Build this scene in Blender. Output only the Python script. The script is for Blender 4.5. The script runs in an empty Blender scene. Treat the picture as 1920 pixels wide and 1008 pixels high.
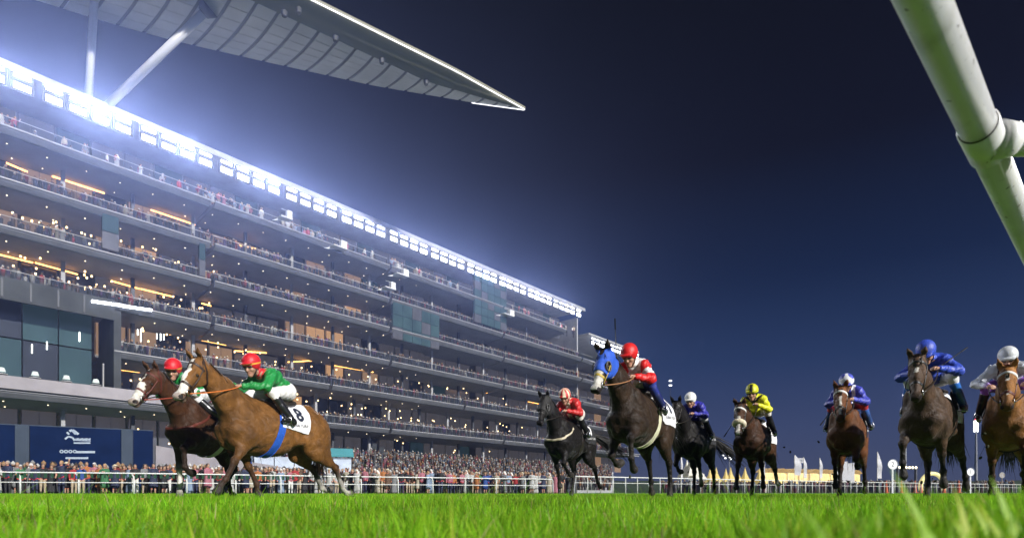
import bpy, bmesh, math, random
import numpy as np
from mathutils import Vector, Matrix
from mathutils.bvhtree import BVHTree
R = math.radians
rng = np.random.default_rng(7); random.seed(7)
S = bpy.context.scene
COL = S.collection

# ------------------------------------------------------------------ camera, world, light, exposure
F, HZ, CH = 1100.0, 922.0, 0.12          # focal length in photo pixels, horizon row, camera height
cam_d = bpy.data.cameras.new('camera'); cam = bpy.data.objects.new('camera', cam_d); COL.objects.link(cam)
cam_d.sensor_width = 36; cam_d.sensor_fit = 'HORIZONTAL'; cam_d.lens = F / 1920 * 36
cam_d.shift_y = (HZ - 504) / 1920
cam_d.clip_start = 0.02; cam_d.clip_end = 6000
cam.location = (0, 0, CH); cam.rotation_euler = (R(90), 0, 0)
cam_d.dof.use_dof = True; cam_d.dof.focus_distance = 9.0; cam_d.dof.aperture_fstop = 3.5
S.camera = cam
S.view_settings.view_transform = 'Standard'; S.view_settings.look = 'None'
S.view_settings.gamma = 1; S.view_settings.exposure = 1.2
S.view_settings.use_curve_mapping = False
S.cycles.use_denoising = True
S.cycles.max_bounces = 5; S.cycles.diffuse_bounces = 2; S.cycles.glossy_bounces = 2
S.cycles.transmission_bounces = 3; S.cycles.transparent_max_bounces = 6; S.cycles.volume_bounces = 0
S.cycles.sample_clamp_indirect = 4.0
FLOOD_W, LAMP_E, HAZE = 1550, 3.4, 0.0013
# night sky: near-black overhead, a blue glow of lit haze low down and towards the grandstand
W = bpy.data.worlds.new('World'); S.world = W; W.use_nodes = True
wn = W.node_tree.nodes; wl = W.node_tree.links
bg = wn['Background']
tc = wn.new('ShaderNodeTexCoord')
sep = wn.new('ShaderNodeSeparateXYZ'); wl.new(tc.outputs['Generated'], sep.inputs[0])
rp = wn.new('ShaderNodeValToRGB'); wl.new(sep.outputs['Z'], rp.inputs[0])
e = rp.color_ramp.elements
e[0].position = 0.0; e[0].color = (.040, .048, .085, 1)
e[1].position = 0.75; e[1].color = (.0006, .0005, .0003, 1)
for p, c in ((.10, (.025, .037, .082)), (.20, (.0085, .020, .056)), (.32, (.0020, .0068, .024)), (.47, (.0009, .0011, .0038))):
    q = e.new(p); q.color = (*c, 1)
wl.new(rp.outputs[0], bg.inputs['Color']); bg.inputs['Strength'].default_value = 0.9
# the track floodlights behind the camera act as one far, slightly warm source
sun_d = bpy.data.lights.new('track_floodlight', 'SUN'); sun = bpy.data.objects.new('track_floodlight', sun_d); COL.objects.link(sun)
sun_d.energy = 3.1; sun_d.angle = R(1.5); sun_d.color = (1, .97, .9)
sun.rotation_euler = Vector((-0.62, 0.62, -0.43)).to_track_quat('-Z', 'Y').to_euler()
# ------------------------------------------------------------------ helpers
def px(x, y, Y):                          # a photo pixel at depth Y, as a point of the place
    return Vector(((x - 960) / F * Y, Y, CH + (HZ - y) / F * Y))

def plan(x, Y): return ((x-960)/F*Y, Y)
YA = (0, 1, 0)
MATS = {}
def mat(name, col, rough=.6, metal=0, emit=0, attr=None, noise=0, nscale=8, bump=0, bscale=40, coat=0, trans=0, ecol=None, alpha=1, objcol=False, spec=None):
    if name in MATS: return MATS[name]
    m = bpy.data.materials.new(name); m.use_nodes = True; MATS[name] = m
    n, l = m.node_tree.nodes, m.node_tree.links; b = n['Principled BSDF']
    b.inputs['Roughness'].default_value = rough; b.inputs['Metallic'].default_value = metal
    if spec is not None: b.inputs['Specular IOR Level'].default_value = spec
    b.inputs['Coat Weight'].default_value = coat; b.inputs['Coat Roughness'].default_value = .3
    b.inputs['Transmission Weight'].default_value = trans; b.inputs['Alpha'].default_value = alpha
    src = None
    if attr:
        a = n.new('ShaderNodeAttribute'); a.attribute_name = attr; src = a.outputs['Color']
    elif objcol:
        a = n.new('ShaderNodeObjectInfo'); src = a.outputs['Color']
    if src is None:
        r = n.new('ShaderNodeRGB'); r.outputs[0].default_value = (*col, 1); src = r.outputs[0]
    if noise:
        t = n.new('ShaderNodeTexNoise'); t.inputs['Scale'].default_value = nscale; t.inputs['Detail'].default_value = 6
        tc = n.new('ShaderNodeTexCoord'); l.new(tc.outputs['Object'], t.inputs['Vector'])
        mr = n.new('ShaderNodeMapRange'); l.new(t.outputs['Fac'], mr.inputs[0])
        mr.inputs[1].default_value = .3; mr.inputs[2].default_value = .7
        mr.inputs[3].default_value = 1 - noise; mr.inputs[4].default_value = 1 + noise
        mx = n.new('ShaderNodeVectorMath'); mx.operation = 'SCALE'; l.new(src, mx.inputs[0]); l.new(mr.outputs[0], mx.inputs['Scale'])
        src = mx.outputs[0]
    l.new(src, b.inputs['Base Color'])
    if bump:
        t = n.new('ShaderNodeTexNoise'); t.inputs['Scale'].default_value = bscale; t.inputs['Detail'].default_value = 5
        tc = n.new('ShaderNodeTexCoord'); l.new(tc.outputs['Object'], t.inputs['Vector'])
        bp = n.new('ShaderNodeBump'); bp.inputs['Strength'].default_value = bump; bp.inputs['Distance'].default_value = .02
        l.new(t.outputs['Fac'], bp.inputs['Height']); l.new(bp.outputs[0], b.inputs['Normal'])
    if emit:
        b.inputs['Emission Color'].default_value = (*(ecol or col), 1); b.inputs['Emission Strength'].default_value = emit
        m.cycles.emission_sampling = 'NONE'
    return m

def mesh_np(name, v, f, smooth=False, fn=4):
    v = np.asarray(v, np.float32); f = np.asarray(f, np.int32)
    me = bpy.data.meshes.new(name)
    me.vertices.add(len(v)); me.vertices.foreach_set('co', v.ravel())
    me.loops.add(f.size); me.loops.foreach_set('vertex_index', f.ravel())
    me.polygons.add(len(f)); me.polygons.foreach_set('loop_start', np.arange(0, f.size, f.shape[1], dtype=np.int32))
    me.update(calc_edges=True)
    if smooth: me.polygons.foreach_set('use_smooth', np.ones(len(f), bool))
    return me
def set_col(me, c, name='Col'):
    a = me.color_attributes.new(name, 'FLOAT_COLOR', 'POINT')
    c = np.asarray(c, np.float32)
    if c.shape[1] == 3: c = np.hstack([c, np.ones((len(c), 1), np.float32)])
    a.data.foreach_set('color', c.ravel())
def add(name, me, m=None, parent=None, loc=None, rot=None, label=None, cat=None, group=None, kind=None):
    o = bpy.data.objects.new(name, me); COL.objects.link(o)
    if m is not None and me is not None:
        for q in (m if isinstance(m, (list, tuple)) else [m]):
            if len(me.materials) < (len(m) if isinstance(m, (list, tuple)) else 1): me.materials.append(q)
    if parent is not None: o.parent = parent
    if loc is not None: o.location = loc
    if rot is not None: o.rotation_euler = rot
    for k, x in (('label', label), ('category', cat), ('group', group), ('kind', kind)):
        if x: o[k] = x
    return o
def empty(name, loc, rz, label, cat, group=None):
    return add(name, None, None, None, loc, (0, 0, rz), label, cat, group)

class MB:                                 # a small mesh collector: boxes, tubes, quads -> one mesh
    def __init__(s): s.v = []; s.f = []
    def quad(s, a, b, c, d):
        n = len(s.v); s.v += [tuple(a), tuple(b), tuple(c), tuple(d)]; s.f.append((n, n+1, n+2, n+3)); return s
    def box(s, c, d, rz=0):               # centre, full size
        n = len(s.v); cs, sn = math.cos(rz), math.sin(rz)
        for z in (-.5, .5):
            for x, y in ((-.5, -.5), (.5, -.5), (.5, .5), (-.5, .5)):
                X, Y = x*d[0], y*d[1]
                s.v.append((c[0]+X*cs-Y*sn, c[1]+X*sn+Y*cs, c[2]+z*d[2]))
        s.f += [tuple(n+i for i in q) for q in ((3,2,1,0),(4,5,6,7),(0,1,5,4),(1,2,6,5),(2,3,7,6),(3,0,4,7))]; return s
    def prism(s, pts, dirv):              # polygon (3-D points) extruded along dirv
        n = len(s.v); k = len(pts); d = Vector(dirv)
        s.v += [tuple(p) for p in pts] + [tuple(Vector(p)+d) for p in pts]
        s.f.append(tuple(n+i for i in reversed(range(k)))); s.f.append(tuple(n+k+i for i in range(k)))
        s.f += [(n+i, n+(i+1) % k, n+k+(i+1) % k, n+k+i) for i in range(k)]; return s
    def tube(s, pts, r, seg=8, closed=False, cap=True):
        pts = [Vector(p) for p in pts]; n0 = len(s.v); m = len(pts)
        rs = r if isinstance(r, (list, tuple)) else [r]*m
        up = Vector((0, 0, 1)); prev = None
        for i, p in enumerate(pts):
            a = pts[(i-1) % m] if (i or closed) else p; b = pts[(i+1) % m] if (i < m-1 or closed) else p
            t = (b-a).normalized()
            if prev is None:
                q = t.cross(up)
                if q.length < .05: q = t.cross(Vector((1, 0, 0)))
            else: q = prev - t*prev.dot(t)
            q.normalize(); prev = q; w = t.cross(q)
            for j in range(seg):
                an = 2*math.pi*j/seg; s.v.append(tuple(p + (q*math.cos(an)+w*math.sin(an))*rs[i]))
        for i in range(m if closed else m-1):
            for j in range(seg):
                a = n0+i*seg; b = n0+((i+1) % m)*seg
                s.f.append((a+j, a+(j+1) % seg, b+(j+1) % seg, b+j))
        if cap and not closed:
            s.f.append(tuple(n0+j for j in reversed(range(seg)))); s.f.append(tuple(n0+(m-1)*seg+j for j in range(seg)))
        return s
    def mesh(s, name, smooth=False):
        me = bpy.data.meshes.new(name); me.from_pydata(s.v, [], s.f); me.update()
        if smooth: me.polygons.foreach_set('use_smooth', np.ones(len(me.polygons), bool))
        return me
    def build(s, name, m, parent=None, smooth=False, **k): return add(name, s.mesh(name, smooth), m, parent, **k)

# ------------------------------------------------------------------ smooth-blended bodies (a distance field turned into one closed skin)
def A(p): return np.array(p, np.float32)
class Blob:
    def __init__(s, vox): s.vox = vox; s.pr = []; s.wob = None
    def cone(s, a, b, ra, rb=None, k=.03, col=None, lat=None, sub=False):
        s.pr.append(('c', A(a), A(b), ra, ra if rb is None else rb, k, col, lat, sub)); return s
    def ell(s, c, r, k=.03, col=None, rot=None, sub=False):   # rot: 3x3 rows = local axes
        s.pr.append(('e', A(c), A(r), None if rot is None else np.array(rot, np.float32), 0, k, col, None, sub)); return s
    def _d(s, q, P):
        if q[0] == 'c':
            a, b, ra, rb, lat = q[1], q[2], q[3], q[4], q[7]
            p = P - a; ba = b - a
            if lat is not None:
                n = A(lat[0]); p = p + (1/lat[1]-1)*(p @ n)[..., None]*n; ba = ba + (1/lat[1]-1)*(ba @ n)*n
            t = np.clip((p @ ba)/max(1e-9, float(ba @ ba)), 0, 1)
            e = p - t[..., None]*ba
            d = np.sqrt((e*e).sum(-1)) - (ra + t*(rb-ra))
            return d*min(1, lat[1]) if lat is not None else d
        p = P - q[1]
        if q[3] is not None: p = p @ q[3].T
        r = q[2]; k0 = np.sqrt(((p/r)**2).sum(-1)); k1 = np.sqrt(((p/(r*r))**2).sum(-1)) + 1e-6
        return k0*(k0-1)/k1
    def _box(s, q):
        if q[0] == 'c':
            m = max(q[3], q[4])*(max(1, q[7][1]) if q[7] else 1)
            return np.minimum(q[1], q[2])-m, np.maximum(q[1], q[2])+m
        m = float(max(q[2])) if q[3] is not None else q[2]
        return q[1]-m, q[1]+m
    def skin(s):
        bx = [s._box(q) for q in s.pr]; v = s.vox
        lo = np.min([b[0] for b, q in zip(bx, s.pr) if not q[8]], 0) - 4*v; hi = np.max([b[1] for b, q in zip(bx, s.pr) if not q[8]], 0) + 4*v
        n = np.ceil((hi-lo)/v).astype(int)+1
        ax = [lo[i]+v*np.arange(n[i], dtype=np.float32) for i in range(3)]
        G = np.full(n, 1.0, np.float32)
        for q, b in zip(s.pr, bx):
            m = q[5]+3*v
            i0 = np.clip(np.floor((b[0]-m-lo)/v).astype(int), 0, n-1); i1 = np.clip(np.ceil((b[1]+m-lo)/v).astype(int)+1, 1, n)
            if (i1 <= i0).any(): continue
            P = np.stack(np.meshgrid(*[ax[i][i0[i]:i1[i]] for i in range(3)], indexing='ij'), -1)
            d = s._d(q, P).astype(np.float32); sl = tuple(slice(i0[i], i1[i]) for i in range(3))
            g = G[sl]; k = max(q[5], 1e-4)
            if q[8]:
                d = -d; h = np.maximum(k-np.abs(g-d), 0)/k; G[sl] = np.maximum(g, d)+h*h*k*.25
            else:
                h = np.maximum(k-np.abs(g-d), 0)/k; G[sl] = np.minimum(g, d)-h*h*k*.25
        if s.wob is not None:
            near = np.abs(G) < .06
            idx = np.argwhere(near); P = lo + idx*v
            G[near] += s.wob(P).astype(np.float32)
        return s.nets(G, lo, v)
    @staticmethod
    def nets(G, lo, v):
        I = G < 0; nx, ny, nz = G.shape
        cs = [(i, j, k) for i in (0, 1) for j in (0, 1) for k in (0, 1)]
        sub = lambda arr, c: arr[c[0]:nx-1+c[0], c[1]:ny-1+c[1], c[2]:nz-1+c[2]]
        cnt = sum(sub(I, c).astype(np.int8) for c in cs)
        cell = (cnt > 0) & (cnt < 8); idx = np.argwhere(cell)
        vid = np.full(cell.shape, -1, np.int32); vid[cell] = np.arange(len(idx))
        acc = np.zeros((len(idx), 3), np.float32); num = np.zeros(len(idx), np.float32)
        val = {c: G[idx[:, 0]+c[0], idx[:, 1]+c[1], idx[:, 2]+c[2]] for c in cs}
        for c in cs:
            for ax in range(3):
                if c[ax]: continue
                d = list(c); d[ax] = 1; d = tuple(d)
                a, b = val[c], val[d]; m = (a < 0) != (b < 0)
                t = np.where(m, a/np.where(m, a-b, 1), 0)
                p = np.tile(np.array(c, np.float32), (len(idx), 1)); p[:, ax] = t
                acc[m] += p[m]; num[m] += 1
        V = lo + v*(idx + acc/num[:, None]); Q = []
        for ax in range(3):
            o1, o2 = (ax+1) % 3, (ax+2) % 3
            n = G.shape; s0 = [slice(1, n[0]-1), slice(1, n[1]-1), slice(1, n[2]-1)]; s1 = list(s0)
            s0[ax] = slice(0, n[ax]-1); s1[ax] = slice(1, n[ax])
            a, b = I[tuple(s0)], I[tuple(s1)]; e = np.argwhere(a != b)
            if not len(e): continue
            fl = a[tuple(e.T)]
            e = e + np.array([0 if q == ax else 1 for q in range(3)])
            d1 = np.zeros(3, int); d1[o1] = 1; d2 = np.zeros(3, int); d2[o2] = 1
            q = np.stack([vid[tuple((e-d1-d2).T)], vid[tuple((e-d2).T)], vid[tuple(e.T)], vid[tuple((e-d1).T)]], 1)
            q[~fl] = q[~fl][:, ::-1]; Q.append(q)
        return V, np.concatenate(Q)
    def colours(s, V, soft=.012, default=(.5, .5, .5)):
        D = np.stack([s._d(q, V) for q in s.pr if not q[8]], 1); C = np.array([q[6] or default for q in s.pr if not q[8]], np.float32)
        w = np.exp(-(D - D.min(1, keepdims=True))/soft); w /= w.sum(1, keepdims=True)
        return w @ C
    def mesh(s, name, paint=None, soft=.012, default=(.5, .5, .5)):
        V, Q = s.skin(); me = mesh_np(name, V, Q, smooth=True)
        c = s.colours(V, soft, default)
        if paint is not None: c = paint(V, c)
        set_col(me, c); return me

def patch(src, planes, off, thick, name, m, parent, cond=None, keepcol=False):
    """cloth lying on a body: the body's skin inside all half-spaces, lifted by OFF and thickened inwards"""
    bm = bmesh.new(); bm.from_mesh(src)
    for co, no in planes:
        bmesh.ops.bisect_plane(bm, geom=bm.verts[:]+bm.edges[:]+bm.faces[:], plane_co=Vector(co), plane_no=Vector(no), clear_outer=True)
    if cond: bmesh.ops.delete(bm, geom=[f for f in bm.faces if not cond(f.calc_center_median())], context='FACES')
    bmesh.ops.smooth_vert(bm, verts=[v for v in bm.verts if not v.is_boundary], factor=.5, use_axis_x=True, use_axis_y=True, use_axis_z=True)
    bm.normal_update()
    for v, n in [(v, v.normal.copy()) for v in bm.verts]: v.co += n*off
    if thick:
        for e in [e for e in bm.edges if e.is_boundary]: pass
        r = bmesh.ops.extrude_edge_only(bm, edges=[e for e in bm.edges if e.is_boundary])
        for v in r['geom']:
            if isinstance(v, bmesh.types.BMVert) : v.co -= v.normal*thick if v.normal.length else Vector((0, 0, 0))
    me = bpy.data.meshes.new(name); bm.to_mesh(me); bm.free()
    if not len(me.polygons): return None
    me.polygons.foreach_set('use_smooth', np.ones(len(me.polygons), bool))
    return add(name, me, m, parent)
def text_mesh(txt, size, depth=0.0):
    c = bpy.data.curves.new('t', 'FONT'); c.body = txt; c.size = size; c.align_x = 'CENTER'; c.align_y = 'CENTER'; c.extrude = depth; c.resolution_u = 3
    o = bpy.data.objects.new('t', c); COL.objects.link(o)
    dg = bpy.context.evaluated_depsgraph_get(); me = bpy.data.meshes.new_from_object(o.evaluated_get(dg))
    bpy.data.objects.remove(o); bpy.data.curves.remove(c); return me
# ------------------------------------------------------------------ ground, grass, running rail
def ground():
    m = mat('turf_soil', (.045, .10, .012), .95, noise=.35, nscale=3, bump=.5, bscale=30)
    gp = MB(); gp.quad((-900, -20, 0), (900, -20, 0), (900, 1500, 0), (-900, 1500, 0)); gp.build('ground', m, kind='structure')
    m = bpy.data.materials.new('grass_blade'); m.use_nodes = True; n, l = m.node_tree.nodes, m.node_tree.links; b = n['Principled BSDF']
    a = n.new('ShaderNodeAttribute'); a.attribute_name = 'Col'; l.new(a.outputs['Color'], b.inputs['Base Color'])
    b.inputs['Roughness'].default_value = .42; b.inputs['Specular IOR Level'].default_value = .18
    tr = n.new('ShaderNodeBsdfTranslucent'); l.new(a.outputs['Color'], tr.inputs['Color']); ms = n.new('ShaderNodeMixShader'); ms.inputs[0].default_value = .58
    l.new(b.outputs[0], ms.inputs[1]); l.new(tr.outputs[0], ms.inputs[2]); l.new(ms.outputs[0], n['Material Output'].inputs['Surface'])
    V, Fc, Cc = [], [], []; off = 0
    def band(y0, y1, dens, hmin, hmax, w, seg, lean=.5, tall=0, xr=None):
        nonlocal off
        area = .93*(y1*y1-y0*y0)+1.2*(y1-y0); N = int(area*dens)
        y = np.sqrt(rng.uniform(y0*y0, y1*y1, N)); x = rng.uniform(-1, 1, N)*(.93*y+.6)
        if xr is not None: x = rng.uniform(xr[0], xr[1], N)*y
        cl = .5+.5*np.sin(x*5.1+1.3*np.sin(y*3.7))*np.sin(y*4.3+1.7*np.sin(x*2.9))
        h = (hmin+(hmax-hmin)*rng.random(N)**1.6)*(.72+.5*cl); an = rng.uniform(0, 2*math.pi, N); ph = rng.uniform(0, 2*math.pi, N)
        le = lean*h*rng.uniform(.1, 1.1, N); wd = w*(.6+.8*rng.random(N))
        dx, dy = np.cos(an)*wd/2, np.sin(an)*wd/2
        rows = []
        for k in range(seg+1):
            t = k/seg; bx = x+np.cos(ph)*le*t*t; by = y+np.sin(ph)*le*t*t; bz = h*(t-.18*t*t*(le/h)); s = (1-t)**.75 if k < seg else 0
            rows.append(np.stack([bx-dx*s, by-dy*s, bz], 1))
            if k < seg: rows.append(np.stack([bx+dx*s, by+dy*s, bz], 1))
        nv = len(rows); P = np.stack(rows, 1).reshape(-1, 3); base = off+np.arange(N)*nv
        T = []
        for k in range(seg-1): T += [(2*k, 2*k+1, 2*k+3), (2*k, 2*k+3, 2*k+2)]
        T.append((2*seg-2, 2*seg-1, 2*seg))
        Fc.append((base[:, None, None]+np.array(T)[None]).reshape(-1, 3)); V.append(P)
        g = rng.random(N)[:, None]; yel = (rng.random(N) < .10)[:, None]
        c = (1-g)*np.array((.14, .45, .012))+g*np.array((.36, .66, .028)); c = np.where(yel, np.array((.46, .56, .06)), c)
        wear = .5+.5*np.sin(x*1.3+2*np.sin(y*.9))*np.sin(y*1.1+1.4*np.sin(x*.7)); c = c*(1-.22*wear[:, None])+np.array((.10, .07, .01))*.22*wear[:, None]; straw = (rng.random(N) < .035)[:, None]; c = np.where(straw, np.array((.42, .36, .16)), c)
        c = c*(.72+.40*cl[:, None])*rng.uniform(.65, 1.25, N)[:, None]
        Cc.append(np.repeat(c, nv, 0)); off += N*nv
    band(.62, 1.3, 9000, .030, .075, .0040, 4)
    band(1.3, 3.0, 6000, .030, .085, .0050, 3)
    band(3.0, 6.5, 1900, .030, .115, .0075, 2)
    band(6.5, 14, 520, .035, .090, .013, 2)
    band(14, 34, 90, .04, .09, .022, 1)
    band(1.4, 5.5, 70, .09, .18, .0045, 3, .7)
    band(5.5, 11, 10, .09, .16, .006, 3, .7)                # long stray stalks
    band(.36, .95, 1500, .085, .124, .0075, 4, .5, xr=(.42, .93))
    band(.5, 1.1, 260, .07, .118, .006, 4, .6)
    me = mesh_np('grass', np.concatenate(V), np.concatenate(Fc)); set_col(me, np.concatenate(Cc))
    add('grass', me, m, kind='stuff')
    # tall blades right in front of the lens
    k = 0
    for (x0, y0, x1, y1, Y, w) in ((1745, 1010, 1712, 868, .42, .010), (1720, 1010, 1730, 900, .50, .012), (1790, 1010, 1835, 905, .46, .012), (1890, 1010, 1905, 888, .50, .014), (1860, 1010, 1850, 925, .55, .012), (1690, 1010, 1680, 945, .6, .011), (1560, 1010, 1600, 955, .7, .010), (1440, 1010, 1462, 968, .8, .010), (1905, 1010, 1880, 935, .42, .014), (1780, 1012, 1762, 960, .40, .014), (1825, 1012, 1822, 950, .44, .013)):
        a, b = px(x0, y0, Y), px(x1, y1, Y); a = Vector((a.x+(a.x-b.x)*.5, Y, 0)); mb = MB(); pts = []
        for t in np.linspace(0, 1, 8): pts.append(a*(1-t)+b*t+Vector((.012*math.sin(t*3), .03*t*t, 0)))
        for i in range(7):
            w0, w1 = w*(1-(i/7)**2), w*(1-((i+1)/7)**2); mb.quad(pts[i]-Vector((w0/2, 0, 0)), pts[i]+Vector((w0/2, 0, 0)), pts[i+1]+Vector((w1/2, 0, 0)), pts[i+1]-Vector((w1/2, 0, 0)))
        q = mb.mesh('grass_blade'); set_col(q, np.tile((.34+.07*(k % 3), .58, .03), (len(q.vertices), 1)))
        add('grass_blade', q, m, label=('tall blurred grass blade close to the lens, '+('tallest by the lifted hoof', 'just right of the tallest', 'leaning right below the grey jockey', 'at the right edge, upright', 'shorter, left of the edge blade', 'left of the tallest', 'low, below the bay horse', 'lowest, below the yellow jockey', 'broad, leaning left at the edge', 'broad, low under the tallest', 'low between the tallest and the leaning one')[k]), cat='grass blade', group='tall blades in front of the lens'); k += 1
ground()
def WPAINT():
    if 'white_rail_paint' in MATS: return MATS['white_rail_paint']
    m = mat('white_rail_paint', (.80, .80, .80), .32, noise=.06, nscale=6, bump=.06, bscale=30, coat=.2); n, l = m.node_tree.nodes, m.node_tree.links; b = n['Principled BSDF']
    src = b.inputs['Base Color'].links[0].from_socket; tc = n.new('ShaderNodeTexCoord'); last = src
    for sc, lo, hi, dirt in ((38, .66, .72, (.10, .09, .07)), (7, .58, .80, (.42, .43, .36)), (140, .70, .74, (.05, .045, .04))):     # scuffs, grime, mud specks
        t = n.new('ShaderNodeTexNoise'); t.inputs['Scale'].default_value = sc; t.inputs['Detail'].default_value = 4; l.new(tc.outputs['Object'], t.inputs['Vector'])
        mr = n.new('ShaderNodeMapRange'); mr.inputs[1].default_value = lo; mr.inputs[2].default_value = hi; l.new(t.outputs['Fac'], mr.inputs[0])
        mx = n.new('ShaderNodeMix'); mx.data_type = 'RGBA'; l.new(mr.outputs[0], mx.inputs['Factor']); l.new(last, mx.inputs['A']); mx.inputs['B'].default_value = (*dirt, 1); last = mx.outputs['Result']
    l.new(last, b.inputs['Base Color']); return m
def near_rail():
    H = 1.03; d = Vector((1.066, 1, 0)).normalized(); p = px(1835, 240, F*H/(HZ-240)); r = .044
    o = empty('running_rail', (p.x, p.y, 0), 0, 'white tubular running rail overhead at the top right corner', 'rail')
    c = Vector((0, 0, p.z)); w = WPAINT()
    MB().tube([c-d*9, c+d*.008], r, 40).build('rail_tube', w, o, True)
    MB().tube([c+d*.012, c+d*24], r*.985, 40).build('rail_tube', w, o, True)
    q = MB(); q.tube([c-d*.012, c-d*.010, c+d*.17, c+d*.172], [r, r*1.13, r*1.13, r], 40); q.build('sleeve', w, o, True)
    q = MB(); q.tube([c-d*.016, c-d*.0125], [r*1.06]*2, 40); q.build('joint_gap', mat('rubber_black', (.012, .012, .012), .7), o, True)
    for kp in (0, 2.6, 5.2, 7.8, 10.4):
        a = c+d*(.085+kp); q = MB(); q.tube([a, a+Vector((.16, .0, .0)), a+Vector((.40, -.02, -.01)), a+Vector((.56, -.02, -.08)), a+Vector((.64, -.02, -.26)), a+Vector((.66, -.02, -.6)), a+Vector((.66, -.02, -p.z))], .042, 24); q.build('post', w, o, True)
    a = c+d*.085; q = MB(); q.tube([a+Vector((.035, 0, 0)), a+Vector((.085, 0, 0))], [.054, .046], 24); q.build('collar', w, o, True)
    for k in range(2): q = MB(); q.tube([a+Vector((.10, 0, .046)), a+Vector((.10, 0, .052))], .010, 8); q = q.build('bolt', mat('bit_steel', (.65, .65, .66), .25, 1), o, True, loc=(.03*k, 0, 0))
near_rail()

# ------------------------------------------------------------------ white fences along the course
def fence(pts, step, label, lower=True, netting=False, hgt=1.17, r=.035, name='rail_fence'):
    P = [Vector((*plan(x, Y), 0)) for x, Y in pts]
    o = empty(name, P[0], 0, label, 'fence'); w = mat('fence_white', (.68, .69, .68), .4, noise=.08, nscale=2)
    # even spacing along the line
    L = [0]
    for a, b in zip(P, P[1:]): L.append(L[-1]+(b-a).length)
    def at(s):
        for i in range(len(P)-1):
            if s <= L[i+1] or i == len(P)-2:
                t = (s-L[i])/(L[i+1]-L[i]); return P[i]*(1-t)+P[i+1]*t-P[0]
    S_ = np.arange(0, L[-1], step); top = [at(s)+Vector((0, 0, hgt)) for s in np.arange(0, L[-1], step)]
    MB().tube(top, r, 8).build('top_rail', w, o, True)
    if lower: MB().tube([p+Vector((0, .12, -.52)) for p in top], .026, 6).build('lower_rail', w, o, True)
    pm = MB().tube([(0, 0, hgt-.02), (.03, .08, hgt-.06), (.07, .16, hgt-.2), (.08, .18, hgt-.45), (.08, .18, 0)], [.040, .044, .046, .046, .046], 8).mesh('post', True)
    for s in S_: add('post', pm, w, o, loc=at(s))
    if netting:
        mb = MB(); g = mat('green_tag', (.02, .07, .035), .7)
        for s in np.arange(.1, min(L[-1], netting), .30):
            mb.box(at(s)+Vector((0, -.02, hgt-.15)), (.15, .015, .24))
        q = mb.build('green_tags', g, o); q['kind'] = 'stuff'
    return at, L[-1]
FEN = [(-330, 28.6), (0, 30.6), (300, 33.0), (640, 39.0), (1060, 48.0)]
fen_at, fen_len = fence(FEN, 2.6, 'white rail fence with gooseneck posts in front of the spectators', netting=22)
fence([(1075, 49.2), (1260, 56), (1450, 66), (1700, 84), (1930, 104)], 1.5, 'distant white rail fence with close posts on the right', hgt=1.45, r=.05, name='far_rail_fence')
# ------------------------------------------------------------------ grandstand
U, NB = Vector((.649, .760, 0)), Vector((-.760, .649, 0)); ST0 = Vector((-49.7, 57, 0)); SRZ = math.atan2(.760, .649)
def t_of(x, back=0):                      # distance along the stand of photo column x on the front plane
    k = (x-960)/F; P = ST0+NB*back
    return (k*P.y-P.x)/(U.x-k*U.y)
def ysz(y0): return CH+(HZ-y0)/F*57       # height of a line that meets the photo's left edge at row y0
stand = empty('grandstand', ST0, SRZ, 'long grandstand with six lit balcony levels full of spectators', 'building')
T0, T1 = -34, t_of(1095)
CONC = mat('stand_concrete', (.30, .30, .31), .8, noise=.16, nscale=.6, bump=.15, bscale=3)
PALE = mat('stand_edge_white', (.26, .26, .28), .5, noise=.10, nscale=.8)
SOFF = mat('soffit_panel', (.23, .23, .24), .75, noise=.12, nscale=.5)
DARK = mat('stand_dark_steel', (.045, .05, .06), .5, noise=.2, nscale=1)
TEAL = mat('teal_glass', (.030, .055, .060), .12, noise=.35, nscale=.4, emit=.02, ecol=(.25, .50, .52))
GLASS = mat('balustrade_glass', (.05, .06, .075), .15, alpha=.22)
FASC = mat('fascia_panel', (.085, .09, .10), .7, noise=.18, nscale=.7)
HALLF = mat('hall_frame', (.055, .06, .065), .8, noise=.2, nscale=.6, spec=.1)
ROOM = [mat('room_warm', (.055, .048, .046), .4, noise=.3, nscale=.7, emit=.13, ecol=(1, .60, .32)), mat('room_amber', (.07, .050, .036), .4, noise=.3, nscale=.9, emit=.24, ecol=(1, .55, .24)),
        mat('room_dim', (.05, .055, .07), .25, noise=.3, nscale=.6, emit=.03, ecol=(.75, .66, .62)), mat('room_dark', (.03, .035, .045), .15, noise=.2, nscale=.5), TEAL]
LEDW = mat('led_warm', (1, .5, .12), .5, emit=2.6, ecol=(1, .45, .10)); LEDC = mat('led_cool', (1, 1, 1), .5, emit=5, ecol=(.88, .92, 1))
DOWN = mat('downlight_lens', (1, .9, .7), .5, emit=2.2, ecol=(1, .80, .50)); LAMP = mat('floodlight_lens', (1, 1, 1), .5, emit=LAMP_E, ecol=(.93, .96, 1))
ZA, ZB, ZC, ZD, ZE, ZF = 35.7, 30.55, 25.95, 20.7, 15.5, 10.0
levels = [('A', ZA, T0, t_of(1060)), ('B', ZB, T0, t_of(1112)), ('C', ZC, T0, t_of(1118)), ('D', ZD, T0, t_of(1124)), ('E', ZE, t_of(212), t_of(1130)), ('F', ZF, T0, t_of(1136))]
bay = 3.3
rs = np.random.default_rng(11)
WM = {}
def wmesh(m, name='window', w=bay-.22, d=.10):
    if (m.name, name) not in WM: WM[m.name, name] = MB().box((0, 0, 0), (w, d, 1)).mesh(name)
    return WM[m.name, name]
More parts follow.
